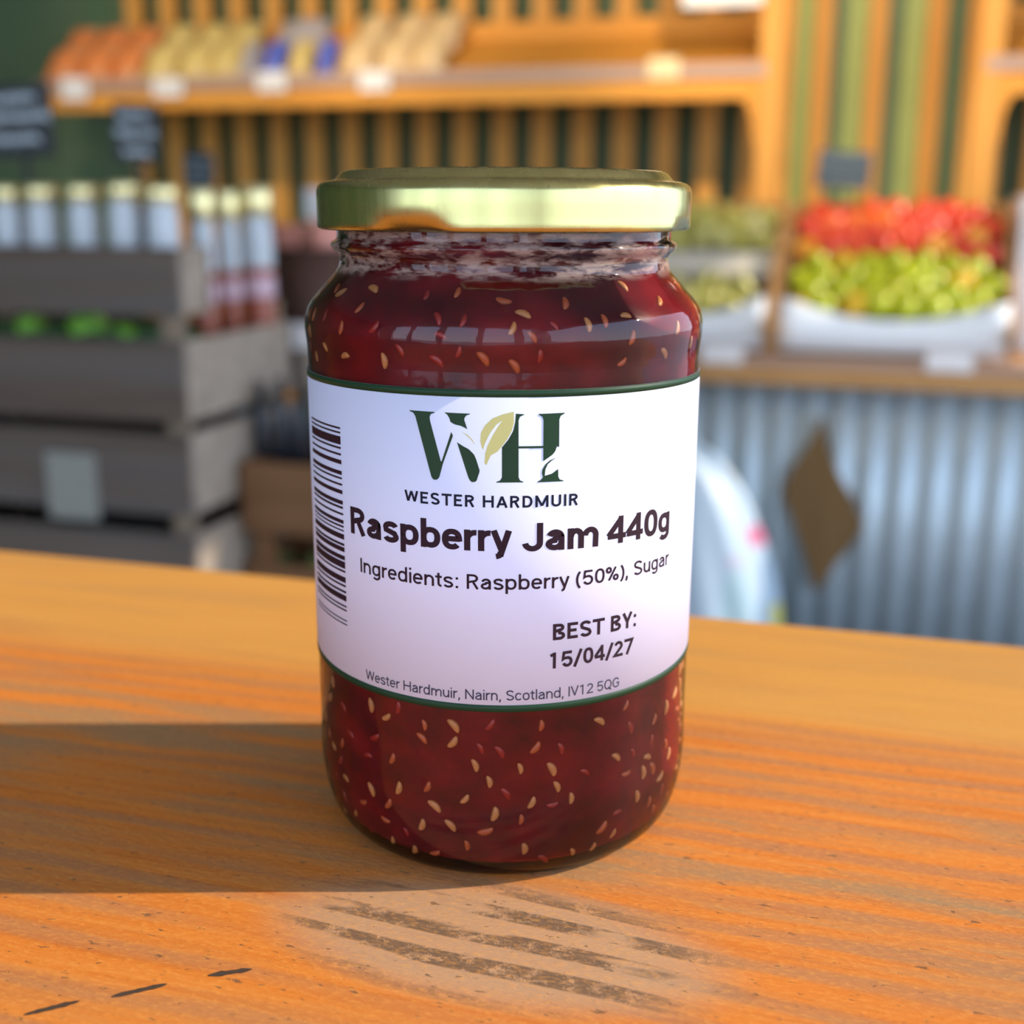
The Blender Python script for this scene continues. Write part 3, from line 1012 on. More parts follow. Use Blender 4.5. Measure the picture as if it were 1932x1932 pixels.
def leaf_bed(x0, x1, y0, y1, z0, z1, m, seed):
    rnd = random.Random(seed)
    mb = MB()
    nx, ny = 26, 10
    vs = []
    for j in range(ny + 1):
        for i in range(nx + 1):
            vs.append((x0 + (x1 - x0) * i / nx, y0 + (y1 - y0) * j / ny, z1 - rnd.uniform(0, .022)))
    vs += [(x0, y0, z0), (x1, y0, z0), (x1, y1, z0), (x0, y1, z0)]
    b = (nx + 1) * (ny + 1)
    fs = [(j * (nx + 1) + i, j * (nx + 1) + i + 1, (j + 1) * (nx + 1) + i + 1, (j + 1) * (nx + 1) + i) for j in range(ny) for i in range(nx)]
    fs += [(b, b + 3, b + 2, b + 1)]
    fs += [tuple([b, b + 1] + [i for i in range(nx, -1, -1)])]
    fs += [tuple([b + 2, b + 3] + [ny * (nx + 1) + i for i in range(0, nx + 1)])]
    fs += [tuple([b + 1, b + 2] + [j * (nx + 1) + nx for j in range(ny, -1, -1)])]
    fs += [tuple([b + 3, b] + [j * (nx + 1) for j in range(0, ny + 1)])]
    mb.add(vs, fs)
    return mb


lb = leaf_bed(CXL + .05, CXR - .05, LY + .05, LY + .15, lz + .001, zA[2] + .014, M_LEAF, 3).obj('salad_leaves', M_LEAF)
tag(lb, 'dark green salad leaves under the limes in the second left crate', 'leaves')
lb['kind'] = 'stuff'
# cabbages in the lowest brown crate
for i, px in enumerate((500, 592)):
    x, z = atY(px, 1035, DY + .09)
    cb_ = thing('cabbage', 'dull green cabbage in the lowest brown crate, %s one' % ('left' if i == 0 else 'right'), 'cabbage', (x, DY + .10, zD[1] - .150), 0, 'cabbages in the crate')
    for k in range(5):
        s = .043 - .003 * k
        mb = MB().lathe([(s * math.sin(R(d)) * (1 + .04 * math.sin(3 * R(d))), .05 - s * math.cos(R(d))) for d in range(4, 150 - 14 * k, 14)], 14)
        o = mb.obj('leaf', M_CABBAGE, cb_, True)
        o.rotation_euler = (R(14 * k - 20), R(20 * math.sin(k * 2.1)), k * 1.3)
# dark bottles
for i, (px, yt, Y) in enumerate([(455, 722, DY + .07), (492, 720, DY + .07), (528, 712, DY + .07), (563, 715, DY + .07), (600, 712, DY + .07)]):
    x, zt = atY(px, yt, Y)
    base = zD[1] + .0095
    H = zt - base
    r = .0155
    b = thing('dark_bottle', 'small dark glass bottle in the brown crate, %s from the left' % ORD[i], 'bottle', (x, Y, base), 0, 'dark bottles in the brown crate')
    MB().lathe([(.0001, .002), (r * .9, 0), (r, .005), (r, H * .66), (r * .85, H * .74), (r * .48, H * .82), (r * .46, H * .93), (.0001, H * .93)], 18).obj('bottle_body', M_DARKGLASS, b, True)
    MB().lathe([(.0001, H), (r * .5, H - .001), (r * .56, H - .004), (r * .56, H * .90), (.0001, H * .90)], 14).obj('cap', M_DARKGLASS, b, True)
    MB().lathe([(r * 1.01, H * .16), (r * 1.02, H * .165), (r * 1.02, H * .26), (r * 1.01, H * .265)], 18).obj('bottle_label', M_SILVERCAP if i in (1, 2) else M_DARKGLASS, b, True)

# chalk signs on stakes
chalk_sign(38, 228, 140, 132, LY + .055, 'large black chalk sign with three lines of writing at the left edge', [(.05, .82, .80), (.05, .98, .55), (.05, .80, .25)], zA[1] + .0095, R(-2), seed=3)
chalk_sign(256, 250, 92, 106, LY + .078, 'black chalk sign with three lines of writing above the bottles', [(.12, .85, .78), (.08, .98, .48), (.25, .85, .18)], zA[1] + .0095, R(3), seed=5)
chalk_sign(375, 322, 62, 66, LY + .35, 'small grey chalk sign above the right hand bottles', [(.15, .85, .75), (.12, .95, .5), (.2, .7, .2)], zA[3] + .0095, R(2), board=M_SLATE, chalk=M_CHALK_DIM, seed=6)
chalk_sign(1592, 320, 98, 66, CY + .42, 'slate chalk sign standing above the red apples', [(.08, .95, .76), (.14, .86, .30)], FZ + .03, R(4), board=M_SLATE, chalk=M_CHALK_DIM, seed=7)

# ------------------------------------------------------------------ brown diamond plaque and white sack in front of the counter
DYP = CY + .022
outl = []
for px, py in [(1553, 782), (1565, 850), (1580, 890), (1605, 935), (1628, 985), (1624, 1000), (1600, 1035), (1575, 1065), (1553, 1100), (1538, 1115), (1525, 1070), (1505, 1010), (1488, 960), (1478, 925), (1495, 880), (1520, 845), (1542, 805)]:
    outl.append(atY(px, py, DYP))
cxp = sum(p[0] for p in outl) / len(outl)
czp = min(p[1] for p in outl)
dp = MB().prism([(x - cxp, z - czp) for x, z in outl], -.012, .012).obj('diamond_plaque', M_DIAMOND)
dp.location = (cxp, DYP, czp)
tag(dp, 'brown diamond shaped plaque hung on the corrugated steel counter front', 'plaque')

sk_x, _ = atY(1285, 1000, CY - .20)
ztop = atY(1320, 828, CY - .20)[1]
Hs = ztop - FLOOR
rnd = random.Random(11)
prof_s = []
for k in range(15):
    t = k / 14
    prof_s.append((.255 * (1 - t ** 2.0) ** .62 + .001, t * Hs))


def swarp(a, r, z):
    t = z / Hs
    fold = 1 + .06 * math.sin(7 * a + 3 * t) * t + .05 * math.sin(13 * a + 1.3 + 5 * t) * (1 - t) + .05 * math.sin(4 * a)
    return r * fold, z + .012 * math.sin(5 * a) * t


sk = MB().lathe([(.0001, 0)] + prof_s + [(.0001, Hs)], 60, warp=swarp)
sk = MB.obj(sk, 'printed_sack', M_SACK, None, True)
for v in sk.data.vertices:
    v.co.y *= .62
sk.location = (sk_x, CY - .22, FLOOR)
tag(sk, 'white printed sack with pink and yellow marks slumped before the steel counter', 'sack')

# ------------------------------------------------------------------ the table
EDGE = 0.356
tb = thing('table', 'worn orange pine table with a weathered grainy top', 'table', (0, 0, FLOOR))
TX0, TX1, TY0 = -1.1, 1.0, -.42
top = MB().box(TX0, TX1, TY0, EDGE, -.045, 0).obj('table_top', M_TABLE, tb, False, .0025)
top.location = (0, 0, -FLOOR)
for y0, y1 in ((TY0 + .06, TY0 + .085), (EDGE - .085, EDGE - .06)):
    o = MB().box(TX0 + .1, TX1 - .1, y0, y1, -.14, -.0455).obj('apron', M_TABLE_SIDE, tb, False, .002)
    o.location = (0, 0, -FLOOR)
for x in (TX0 + .09, TX1 - .09):
    for y in (TY0 + .075, EDGE - .075):
        o = MB().box(x - .035, x + .035, y - .035, y + .035, FLOOR, -.0455).obj('leg', M_TABLE_SIDE, tb, False, .003)
        o.location = (0, 0, -FLOOR)
# three cut marks in a dashed row, near left
for (a, b, c_, d) in [(45, 1915, 150, 1889), (210, 1881, 315, 1857), (392, 1841, 475, 1829)]:
    p, q = Vector((*atZ(a, b, 0), 0)), Vector((*atZ(c_, d, 0), 0))
    t = (q - p)
    nrm = Vector((-t.y, t.x, 0)).normalized()
    m = MB()
    rnd = random.Random(a)
    k = 12
    vs = []
    for i in range(k + 1):
        w = .00068 * (1 - abs(i / k * 2 - 1) ** 3 * .8) * rnd.uniform(.7, 1.2)
        c0 = p + t * i / k
        vs += [c0 - nrm * w + Vector((0, 0, .00006)), c0 + nrm * w + Vector((0, 0, .00006))]
    m.add(vs, [(2 * i, 2 * i + 1, 2 * i + 3, 2 * i + 2) for i in range(k)])
    o = m.obj('cut_mark', M_GROOVE, top)

# ------------------------------------------------------------------ the jam jar
RHO, AZ = 0.23588, R(-16.42)
JX, JY = RHO * math.sin(AZ), RHO * math.cos(AZ)
jar = thing('jam_jar', 'glass jar of raspberry jam with gold lid and white printed label on the table', 'jar', (JX, JY, 0), -AZ)
OUT = [(.0001, .0022), (.018, .0020), (.0285, .0006), (.0308, .0), (.0328, .0008), (.0345, .0026), (.0357, .0050), (.0366, .0083), (.0371, .0115), (.03735, .0150), (.0373, .0205),
       (.0373, .0300), (.0373, .0500), (.0374, .0800), (.0374, .0935), (.0374, .0948), (.03745, .0960), (.0376, .0974), (.03775, .0990), (.0377, .1007), (.0371, .1027), (.0358, .1046), (.0338, .1068),
       (.0321, .1087), (.0313, .1098), (.0309, .1110), (.0309, .1120), (.0312, .1126), (.0320, .1133), (.0325, .1141), (.0322, .1147), (.0315, .1151), (.0313, .1160), (.0313, .1180), (.0313, .1235)]
TH = .0016
INN = [(max(.0001, r - TH), max(z, .0045)) for r, z in OUT]


def jar_r(z):
    best = .0373
    for (r0, z0), (r1, z1) in zip(OUT[3:], OUT[4:]):
        if z0 <= z <= z1:
            return r0 + (r1 - r0) * (z - z0) / max(1e-9, z1 - z0)
    return best


def smooth_prof(p, n=3):
    out = []
    for i in range(len(p) - 1):
        p0, p1, p2, p3 = p[max(i - 1, 0)], p[i], p[i + 1], p[min(i + 2, len(p) - 1)]
        for k in range(n):
            t = k / n
            q = []
            for a, b, c_, d in zip(p0, p1, p2, p3):
                # monotone-safe Catmull-Rom with reduced tension
                m1, m2 = (c_ - a) * .4, (d - b) * .4
                q.append((2 * t ** 3 - 3 * t * t + 1) * b + (t ** 3 - 2 * t * t + t) * m1 + (-2 * t ** 3 + 3 * t * t) * c_ + (t ** 3 - t * t) * m2)
            out.append((max(.0001, q[0]), q[1]))
    out.append(p[-1])
    return out


MB().lathe(smooth_prof(OUT), 128).obj('glass_body', M_GLASS, jar, True)

# jam, filling the jar up to the neck
JG = .00075
JT = .1098
jp = [(max(.0001, r - JG), max(z, .0030)) for r, z in OUT if z <= JT and not (r > .03 and z < .0029)]
jp = [(.0001, .0030), (.030, .0030), (.0325, .0034)] + [q for q in jp if q[1] > .0036]
jp = smooth_prof(jp) + [(.0296, JT + .0010), (.0290, JT + .0030), (.0288, .1172), (.0280, .1178), (.018, .1176), (.0001, .1176)]
jam = MB().lathe(jp, 96).obj('jam', M_JAM, jar, True)


def seed_mesh(m):
    mb = MB()
    vs, fs = [], []
    nu, nv = 8, 6
    for j in range(nv + 1):
        t = pi * j / nv
        for i in range(nu):
            a = 2 * pi * i / nu
            x = .00062 * math.sin(t) * math.cos(a) + .00028 * (math.cos(t) ** 2)
            y = .00040 * math.sin(t) * math.sin(a)
            z = .00128 * math.cos(t)
            vs.append((x, y, z))
    for j in range(nv):
        for i in range(nu):
            q = (i + 1) % nu
            fs.append((j * nu + i, j * nu + q, (j + 1) * nu + q, (j + 1) * nu + i))
    mb.add(vs, fs)
    return mb.mesh('seed', m, True)


SEEDS = [seed_mesh(m) for m in M_SEED]
srnd = random.Random(21)
cnt = 0
placed = []


def put_seed(th, z, ang, kind, s):
    r = jar_r(z) - JG
    dr = (jar_r(z + .0008) - jar_r(z - .0008)) / .0016
    nrm = Vector((math.sin(th), -math.cos(th), -dr)).normalized()
    tz = Vector((0, 0, 1)) - nrm * nrm.z
    tz.normalize()
    tx = tz.cross(nrm) * -1
    p = Vector((r * math.sin(th), -r * math.cos(th), z)) - nrm * (.00005 if kind < 2 else .00018)
    M = Matrix(((tx.x, nrm.x, tz.x, p.x), (tx.y, nrm.y, tz.y, p.y), (tx.z, nrm.z, tz.z, p.z), (0, 0, 0, 1))) @ Matrix.Rotation(ang, 4, 'Y') @ Matrix.Scale(s, 4)
    link('seed', SEEDS[kind], jam, M)


tries = 0
while cnt < 285 and tries < 9000:
    tries += 1
    low = srnd.random() < .72
    z = srnd.uniform(.0045, .0335) if low else srnd.uniform(.0945, .1085)
    th = srnd.uniform(-pi, pi) if srnd.random() < .78 else srnd.uniform(-1.5, 1.5)
    if any(abs(z - b) < .0024 and abs(math.sin((th - a) / 2)) * 2 * .037 < .0030 for a, b in placed):
        continue
    placed.append((th, z))
    cnt += 1
    kind = srnd.choices([0, 1, 2], [.42, .33, .25])[0]
    put_seed(th, z, srnd.gauss(0, .7), kind, srnd.uniform(.85, 1.25))

# lid: lug cap with a raised centre panel, rolled curl and pressed-in lugs
LID = [(.0001, .1262), (.0250, .1262), (.0268, .1264), (.0280, .1271), (.0292, .1274), (.0303, .1270), (.0311, .1260), (.0317, .1256), (.0328, .1255), (.0338, .1252), (.0345, .1246), (.0348, .1236), (.0348, .1215), (.0348, .1198),
       (.0348, .1186), (.03485, .1178), (.0347, .1172), (.0341, .1169), (.0335, .1171), (.0333, .1178), (.0336, .1190), (.0338, .1230), (.0330, .1243), (.0001, .1248)]
LUGS = [R(a) for a in (-27, 71, 153, -119)]


def lid_warp(a, r, z):
    if r > .030 and z < .1196:
        k = max(math.exp(-(math.atan2(math.sin(a - g), math.cos(a - g)) / R(10)) ** 4) for g in LUGS)
        t = min(1, (.1196 - z) / .0022)
        r -= .0016 * k * t ** 1.5
    return r, z


MB().lathe(LID, 160, warp=lid_warp).obj('lid', M_LID, jar, True)

# ---------------------------------------------------------------- label and its print
LR = .0375
JM = Matrix.Translation((JX, JY, 0)) @ Matrix.Rotation(-AZ, 4, 'Z')
JMI = JM.inverted()
co = JMI @ Vector((0, 0, HC))


def cyl(px, py, rad=LR):
    """pixel of the photograph -> (angle, height) on the label"""
    d = JMI.to_3x3() @ ray(px, py)
    a = d.x ** 2 + d.y ** 2
    b = 2 * (co.x * d.x + co.y * d.y)
    c_ = co.x ** 2 + co.y ** 2 - rad ** 2
    disc = max(0.0, b * b - 4 * a * c_)
    t = (-b - math.sqrt(disc)) / (2 * a)
    p = co + d * t
    return math.atan2(p.x, -p.y), p.z


def on(th, z, off=0.0):
    rr = LR + off - .0001 * (.0935 - z) / .065
    return (rr * math.sin(th), -rr * math.cos(th), z)


def quad(pts):
    (x0, y0), (x1, y1), (x2, y2) = [cyl(*p) for p in pts]

    def f(x):
        return (y0 * (x - x1) * (x - x2) / ((x0 - x1) * (x0 - x2)) + y1 * (x - x0) * (x - x2) / ((x1 - x0) * (x1 - x2)) + y2 * (x - x0) * (x - x1) / ((x2 - x0) * (x2 - x1)))
    return f


# label edges as measured: centre, and near the silhouettes
tc, ztopc = cyl(950, 750)
_, zgt = cyl(950, 736)
_, zbotc = cyl(955, 1331)
_, zgb = cyl(955, 1344)
tl, ztl = cyl(600, 719)
tl2, zbl = cyl(625, 1250)
print('label', ztopc, ztl, math.degrees(tl), zbotc, zbl, math.degrees(tl2))
BT = (ztl - ztopc) / (1 - math.cos(tl))
BB = (zbl - zbotc) / (1 - math.cos(tl2))


def bow(th, z):
    t = (z - zbotc) / (ztopc - zbotc)
    th = max(-1.75, min(1.75, th))
    return z + (BB + (BT - BB) * t) * (1 - math.cos(th))


SPAN = R(148)


def strip(z0, z1, off, thick, n=140):
    vs, fs = [], []
    for k in range(n + 1):
        th = -SPAN + 2 * SPAN * k / n
        for z, o in ((z0, off), (z1, off), (z1, off - thick), (z0, off - thick)):
            vs.append(on(th, bow(th, z), o))
    for k in range(n):
        a = 4 * k
        b = a + 4
        fs += [(a, b, b + 1, a + 1), (a + 1, b + 1, b + 2, a + 2), (a + 2, b + 2, b + 3, a + 3), (a + 3, b + 3, b, a)]
    fs += [(0, 1, 2, 3), (4 * n + 3, 4 * n + 2, 4 * n + 1, 4 * n)]
    return MB().add(vs, fs)


label = strip(zgb, zgt, .00008, .00012).obj('label', M_LABEL, jar, True)
label['label'] = 'white paper label with green borders and black lettering'
strip(ztopc, zgt, .00011, .00008).obj('green_border', M_LABELGREEN, label, True)
strip(zgb, zbotc, .00011, .00008).obj('green_border', M_LABELGREEN, label, True)

PR = .00013        # print sits just proud of the paper


def wrap_polys(polys, name, m, off=PR):
    """polys in (angle, height): triangulate, slice into narrow columns so they follow the curve"""
    bm = bmesh.new()
    for poly in polys:
        if len(poly) <= 4 and len(poly) > 2:
            tris = [tuple(range(len(poly)))]
        else:
            tris = geometry.tessellate_polygon([[Vector((a * LR, z, 0)) for a, z in poly]])
        vv = [bm.verts.new((a * LR, z, 0)) for a, z in poly]
        for t in tris:
            try:
                bm.faces.new([vv[i] for i in t])
            except ValueError:
                pass
    x0 = min(v.co.x for v in bm.verts)
    x1 = max(v.co.x for v in bm.verts)
    k = math.ceil(x0 / .0012) * .0012
    while k < x1:
        bmesh.ops.bisect_plane(bm, geom=bm.verts[:] + bm.edges[:] + bm.faces[:], plane_co=(k, 0, 0), plane_no=(1, 0, 0))
        k += .0012
    for v in bm.verts:
        v.co = on(v.co.x / LR, v.co.y, off)
    for f in bm.faces:
        f.normal_update()
        c_ = f.calc_center_median()
        if f.normal.dot(Vector((c_.x, c_.y, 0))) < 0:
            f.normal_flip()
        f.smooth = True
    me = bpy.data.meshes.new(name)
    bm.to_mesh(me)
    bm.free()
    me.materials.append(m)
    return link(name, me, label)


# ---- a monoline sans alphabet: strokes on centre lines, cap height 1
def arc(cx, cy, rx, ry, a0, a1, n=14, e=1.0):
    out = []
    for i in range(n + 1):
        t = R(a0 + (a1 - a0) * i / n)
        c_, s = math.cos(t), math.sin(t)
        out.append((cx + rx * math.copysign(abs(c_) ** e, c_), cy + ry * math.copysign(abs(s) ** e, s)))
    return out


def glyph(ch, w):
    """returns (advance, strokes); every stroke is a polyline"""
    h = w / 2
    x = .745
    q = .86
    S = []

    def bowl(l, r_, b=0.0, t=None):
        t = x if t is None else t
        return arc((l + r_) / 2, (b + t) / 2, (r_ - l) / 2 - h, (t - b) / 2 - h, 0, 360, 24, q)
    L = .07
    if ch == ' ':
        return .34, []
    if ch == 'R':
        S = [[(L + h, 0), (L + h, 1 - h), (.44, 1 - h)] + arc(.44, .725, .31 - h, .275 - h, 90, -90, 10) + [(L + h, .45)], [(.46, .46), (.78 - h * .9, 0)]]
        return .84, S
    if ch == 'B':
        S = [[(L + h, h), (L + h, 1 - h), (.44, 1 - h)] + arc(.44, .76, .29 - h, .24 - h, 90, -90, 10) + [(L + h, .52)], [(.44, .52)] + arc(.46, .26, .32 - h, .26 - h, 90, -90, 10) + [(L, h)]]
        return .84, S
    if ch == 'D':
        return .88, [[(L + h, h), (L + h, 1 - h), (.38, 1 - h)] + arc(.38, .5, .44 - h, .5 - h, 90, -90, 14, .9) + [(L, h)]]
    if ch == 'E':
        return .76, [[(.70, 1 - h), (L + h, 1 - h), (L + h, h), (.70, h)], [(L, .52), (.62, .52)]]
    if ch == 'H':
        return .96, [[(L + h, 0), (L + h, 1)], [(.89 - h, 0), (.89 - h, 1)], [(L, .52), (.89, .52)]]
    if ch == 'I':
        return .14 + w, [[(L + h, 0), (L + h, 1)]]
    if ch == 'J':
        return .76, [[(.69 - h, 1), (.69 - h, .3)] + arc(.365, .30, .325 - h, .31 - h, 0, -175, 12)]
    if ch == 'l':
        return .13 + w, [[(L + h, 0), (L + h, 1.04)]]
    if ch == 'i':
        return .13 + w, [[(L + h, 0), (L + h, x)], [(L + h, .90), (L + h, .90 + w * 1.05)]]
    if ch == 'T':
        return .82, [[(.02, 1 - h), (.80, 1 - h)], [(.41, 0), (.41, 1)]]
    if ch == 'Y':
        return .82, [[(.02 + h, 1), (.41, .42)], [(.80 - h, 1), (.41, .42)], [(.41, 0), (.41, .45)]]
    if ch == 'V':
        return .86, [[(.02 + h, 1), (.43, h * .6)], [(.84 - h, 1), (.43, h * .6)]]
    if ch == 'A':
        return .90, [[(.02 + h, 0), (.45, 1 - h * .6)], [(.88 - h, 0), (.45, 1 - h * .6)], [(.22, .30), (.68, .30)]]
    if ch == 'W':
        return 1.22, [[(.02 + h, 1), (.335, h)], [(.335, h), (.61, 1 - h * .6)], [(.61, 1 - h * .6), (.885, h)], [(.885, h), (1.20 - h, 1)]]
    if ch == 'M':
        return 1.14, [[(L + h, 0), (L + h, 1)], [(1.07 - h, 0), (1.07 - h, 1)], [(L + h, 1 - h * .4), (.57, .12)], [(1.07 - h, 1 - h * .4), (.57, .12)]]
    if ch == 'N':
        return .96, [[(L + h, 0), (L + h, 1)], [(.89 - h, 0), (.89 - h, 1)], [(L + h, 1 - h), (.89 - h, h)]]
    if ch == 'U':
        return .90, [[(L + h, 1), (L + h, .33)] + arc(.45, .33, .38 - h, .33 - h, 180, 360, 14) + [(.83 - h, 1)]]
    if ch == 'S':
        p = arc(.42, .745, .35 - h, .255 - h * .9, 15, 200, 12) + [(.20, .60), (.62, .42)] + arc(.43, .265, .36 - h, .265 - h, 35, -165, 14)
        return .84, [p]
    if ch == 'G':
        return .94, [arc(.47, .5, .41 - h, .5 - h, 38, 360, 24, .93)[:-1] + [(.87 - h, .28), (.87 - h, .47), (.50, .47)]]
    if ch == 'Q':
        return .96, [arc(.48, .5, .42 - h, .5 - h, 0, 360, 28, .93), [(.52, .24), (.86, -.08)]]
    if ch == 'a':
        return .74, [[(.66 - h, 0), (.66 - h, .50)] + arc(.37, .47, .29 - h, .275 - h, 0, 165, 12), [(.66 - h, .45), (.38, .45)] + arc(.345, .225, .285 - h, .225 - h, 90, 340, 14) + [(.66 - h, .20)]]
    if ch == 's':
        p = arc(.355, .545, .29 - h, .20 - h * .85, 10, 195, 12) + [(.18, .44), (.50, .33)] + arc(.36, .20, .30 - h, .20 - h * .85, 30, -170, 12)
        return .70, [p]
    if ch in 'pb':
        st_ = [(L + h, -.28), (L + h, x)] if ch == 'p' else [(L + h, 0), (L + h, 1.04)]
        return .77, [st_, bowl(L, .72)]
    if ch == 'd':
        return .77, [[(.70 - h, 0), (.70 - h, 1.04)], bowl(.05, .70)]
    if ch == 'g':
        return .77, [bowl(.05, .70), [(.70 - h, x), (.70 - h, 0)] + arc(.385, -.02, .315 - h, .27 - h, 0, -150, 12)]
    if ch == 'o':
        return .76, [bowl(.05, .71)]
    if ch == 'c':
        return .71, [arc(.38, x / 2, .33 - h, x / 2 - h, 38, 322, 20, q)]
    if ch == 'e':
        return .73, [[(.06, .385), (.68 - h, .385)] + arc(.37, x / 2, .32 - h, x / 2 - h, 2, 318, 22, q)]
    if ch == 'r':
        return .48, [[(L + h, 0), (L + h, x)], arc(.42, .40, .35 - h, .345 - h, 175, 82, 8)]
    if ch == 'n':
        return .76, [[(L + h, 0), (L + h, x)], arc(.385, .42, .305 - h, .325 - h, 180, 0, 12) + [(.69 - h, 0)]]
    if ch == 'u':
        return .76, [[(L + h, x), (L + h, .325)] + arc(.375, .325, .305 - h, .325 - h, 180, 360, 12), [(.69 - h, 0), (.69 - h, x)]]
    if ch == 'm':
        return 1.18, [[(L + h, 0), (L + h, x)], arc(.35, .44, .265 - h, .305 - h, 180, 0, 12) + [(.615 - h, 0)], arc(.84, .44, .28 - h, .305 - h, 180, 0, 12) + [(1.11 - h, 0)]]
    if ch == 't':
        return .46, [[(.14 + h, .93), (.14 + h, .22)] + arc(.36, .22, .22 - h, .22 - h, 180, 285, 8), [(.01, x - h), (.42, x - h)]]
    if ch == 'y':
        return .70, [[(.02 + h, x), (.355, .06)], [(.68 - h, x), (.335, -.10)] + arc(.16, -.10, .16, .18 - h, 0, -80, 6)]
    if ch == '4':
        return .79, [[(.53, 0), (.53, 1)], [(.53, 1 - h), (.06, .30)], [(.04, .28), (.74, .28)]]
    if ch == '0':
        return .78, [arc(.39, .5, .33 - h, .5 - h, 0, 360, 28, .85)]
    if ch == '5':
        return .78, [[(.66, 1 - h), (.17, 1 - h), (.12, .52), (.19, .575)] + arc(.38, .33, .335 - h, .33 - h * .9, 112, -160, 16)]
    if ch == '1':
        return .78, [[(.46 - h, 0), (.46 - h, 1)], [(.46 - h, 1 - h), (.12, .82)]]
    if ch == '2':
        return .78, [arc(.38, .70, .32 - h, .30 - h, 170, -35, 14) + [(.10, h), (.72, h)]]
    if ch == '7':
        return .78, [[(.05, 1 - h), (.68, 1 - h), (.26, 0)]]
    if ch == '/':
        return .56, [[(.06, -.08), (.48, 1)]]
    if ch == ':':
        return .36, [[(.18, 0), (.18, w * 1.05)], [(.18, .58), (.18, .58 + w * 1.05)]]
    if ch == ',':
        return .32, [[(.17, w), (.15, -.05), (.09, -.18)]]
    if ch == '(':
        return .46, [arc(.62, .40, .50, .70, 128, 232, 12)]
    if ch == ')':
        return .46, [arc(-.16, .40, .50, .70, 52, -52, 12)]
    if ch == '%':
        return 1.0, [arc(.24, .77, .19 - h * .6, .23 - h, 0, 360, 16), arc(.76, .23, .19 - h * .6, .23 - h, 0, 360, 16), [(.26, .06), (.74, .94)]]
    return .4, []


def ribbon(pts, w):
    """stroke -> list of quads with mitred joints"""
    P = [Vector((a, b)) for a, b in pts]
    P = [p for i, p in enumerate(P) if i == 0 or (p - P[i - 1]).length > 1e-4]
    if len(P) < 2:
        return []
    closed = (P[0] - P[-1]).length < 1e-3
    if closed:
        P = P[:-1]
    n = len(P)
    sides = []
    for i in range(n):
        if closed:
            a, b = P[i - 1], P[(i + 1) % n]
        else:
            a, b = P[max(i - 1, 0)], P[min(i + 1, n - 1)]
        d1 = (P[i] - a).normalized() if (P[i] - a).length > 0 else (b - P[i]).normalized()
        d2 = (b - P[i]).normalized() if (b - P[i]).length > 0 else d1
        n1 = Vector((-d1.y, d1.x))
        n2 = Vector((-d2.y, d2.x))
        m_ = (n1 + n2)
        if m_.length < 1e-3:
            m_ = n1
        m_.normalize()
        k = 1 / max(.45, m_.dot(n1))
        sides.append((P[i] + m_ * w / 2 * k, P[i] - m_ * w / 2 * k))
    out = []
    for i in range(n if closed else n - 1):
        j = (i + 1) % n
        (a, b), (c_, d) = sides[i], sides[j]
        out.append([(a.x, a.y), (b.x, b.y), (d.x, d.y), (c_.x, c_.y)])
    return out


def text(s, px_l, px_r, base, cap_px, w, m, name='lettering', track=0.0, dy=0):
    """s laid between two measured pixel columns along the baseline points base"""
    fz = quad(base)
    ymid = base[1][1]
    th0 = cyl(px_l, base[0][1])[0]
    th1 = cyl(px_r, base[2][1])[0]
    xm = base[1][0]
    cap = cyl(xm, ymid - cap_px)[1] - cyl(xm, ymid)[1]
    adv, qs = 0.0, []
    for ch in s:
        a, st_ = glyph(ch, w)
        for p in st_:
            for qd in ribbon(p, w):
                qs.append([(u + adv, v) for u, v in qd])
        adv += a + track
    u0 = min(u for qd in qs for u, v in qd)
    u1 = max(u for qd in qs for u, v in qd)
    k = (th1 - th0) / (u1 - u0)
    polys = [[(th0 + (u - u0) * k, fz(th0 + (u - u0) * k) + v * cap) for u, v in qd] for qd in qs]
    print(s, 'aspect', k * LR / cap)
    return wrap_polys(polys, name, m)


text('WESTER HARDMUIR', 764, 1090, [(775, 947), (925, 957.5), (1085, 953)], 22.5, .185, M_INKBLUE, track=.08)
text('Raspberry Jam 440g', 663, 1261, [(668, 1006.5), (895, 1039), (1222, 1013)], 53, .195, M_INK, track=-.05)
text('Ingredients: Raspberry (50%), Sugar', 681, 1260, [(682, 1079), (930, 1112.5), (1198, 1086)], 28, .145, M_INK)
text('BEST BY:', 1043, 1199, [(1045, 1208), (1129, 1197), (1172, 1188)], 30, .185, M_INK)
text('15/04/27', 1037, 1195, [(1046, 1261), (1109, 1251), (1180, 1235)], 29.5, .185, M_INK)
text('Wester Hardmuir, Nairn, Scotland, IV12 5QG', 691, 1168, [(700, 1284), (930, 1321.5), (1161, 1297)], 19, .125, M_INKGREY)


# ---- emblem: outlines measured on the logo
def logo(pts):
    return [cyl(740 + .1967 * a, 740 + .1967 * b) for a, b in pts]


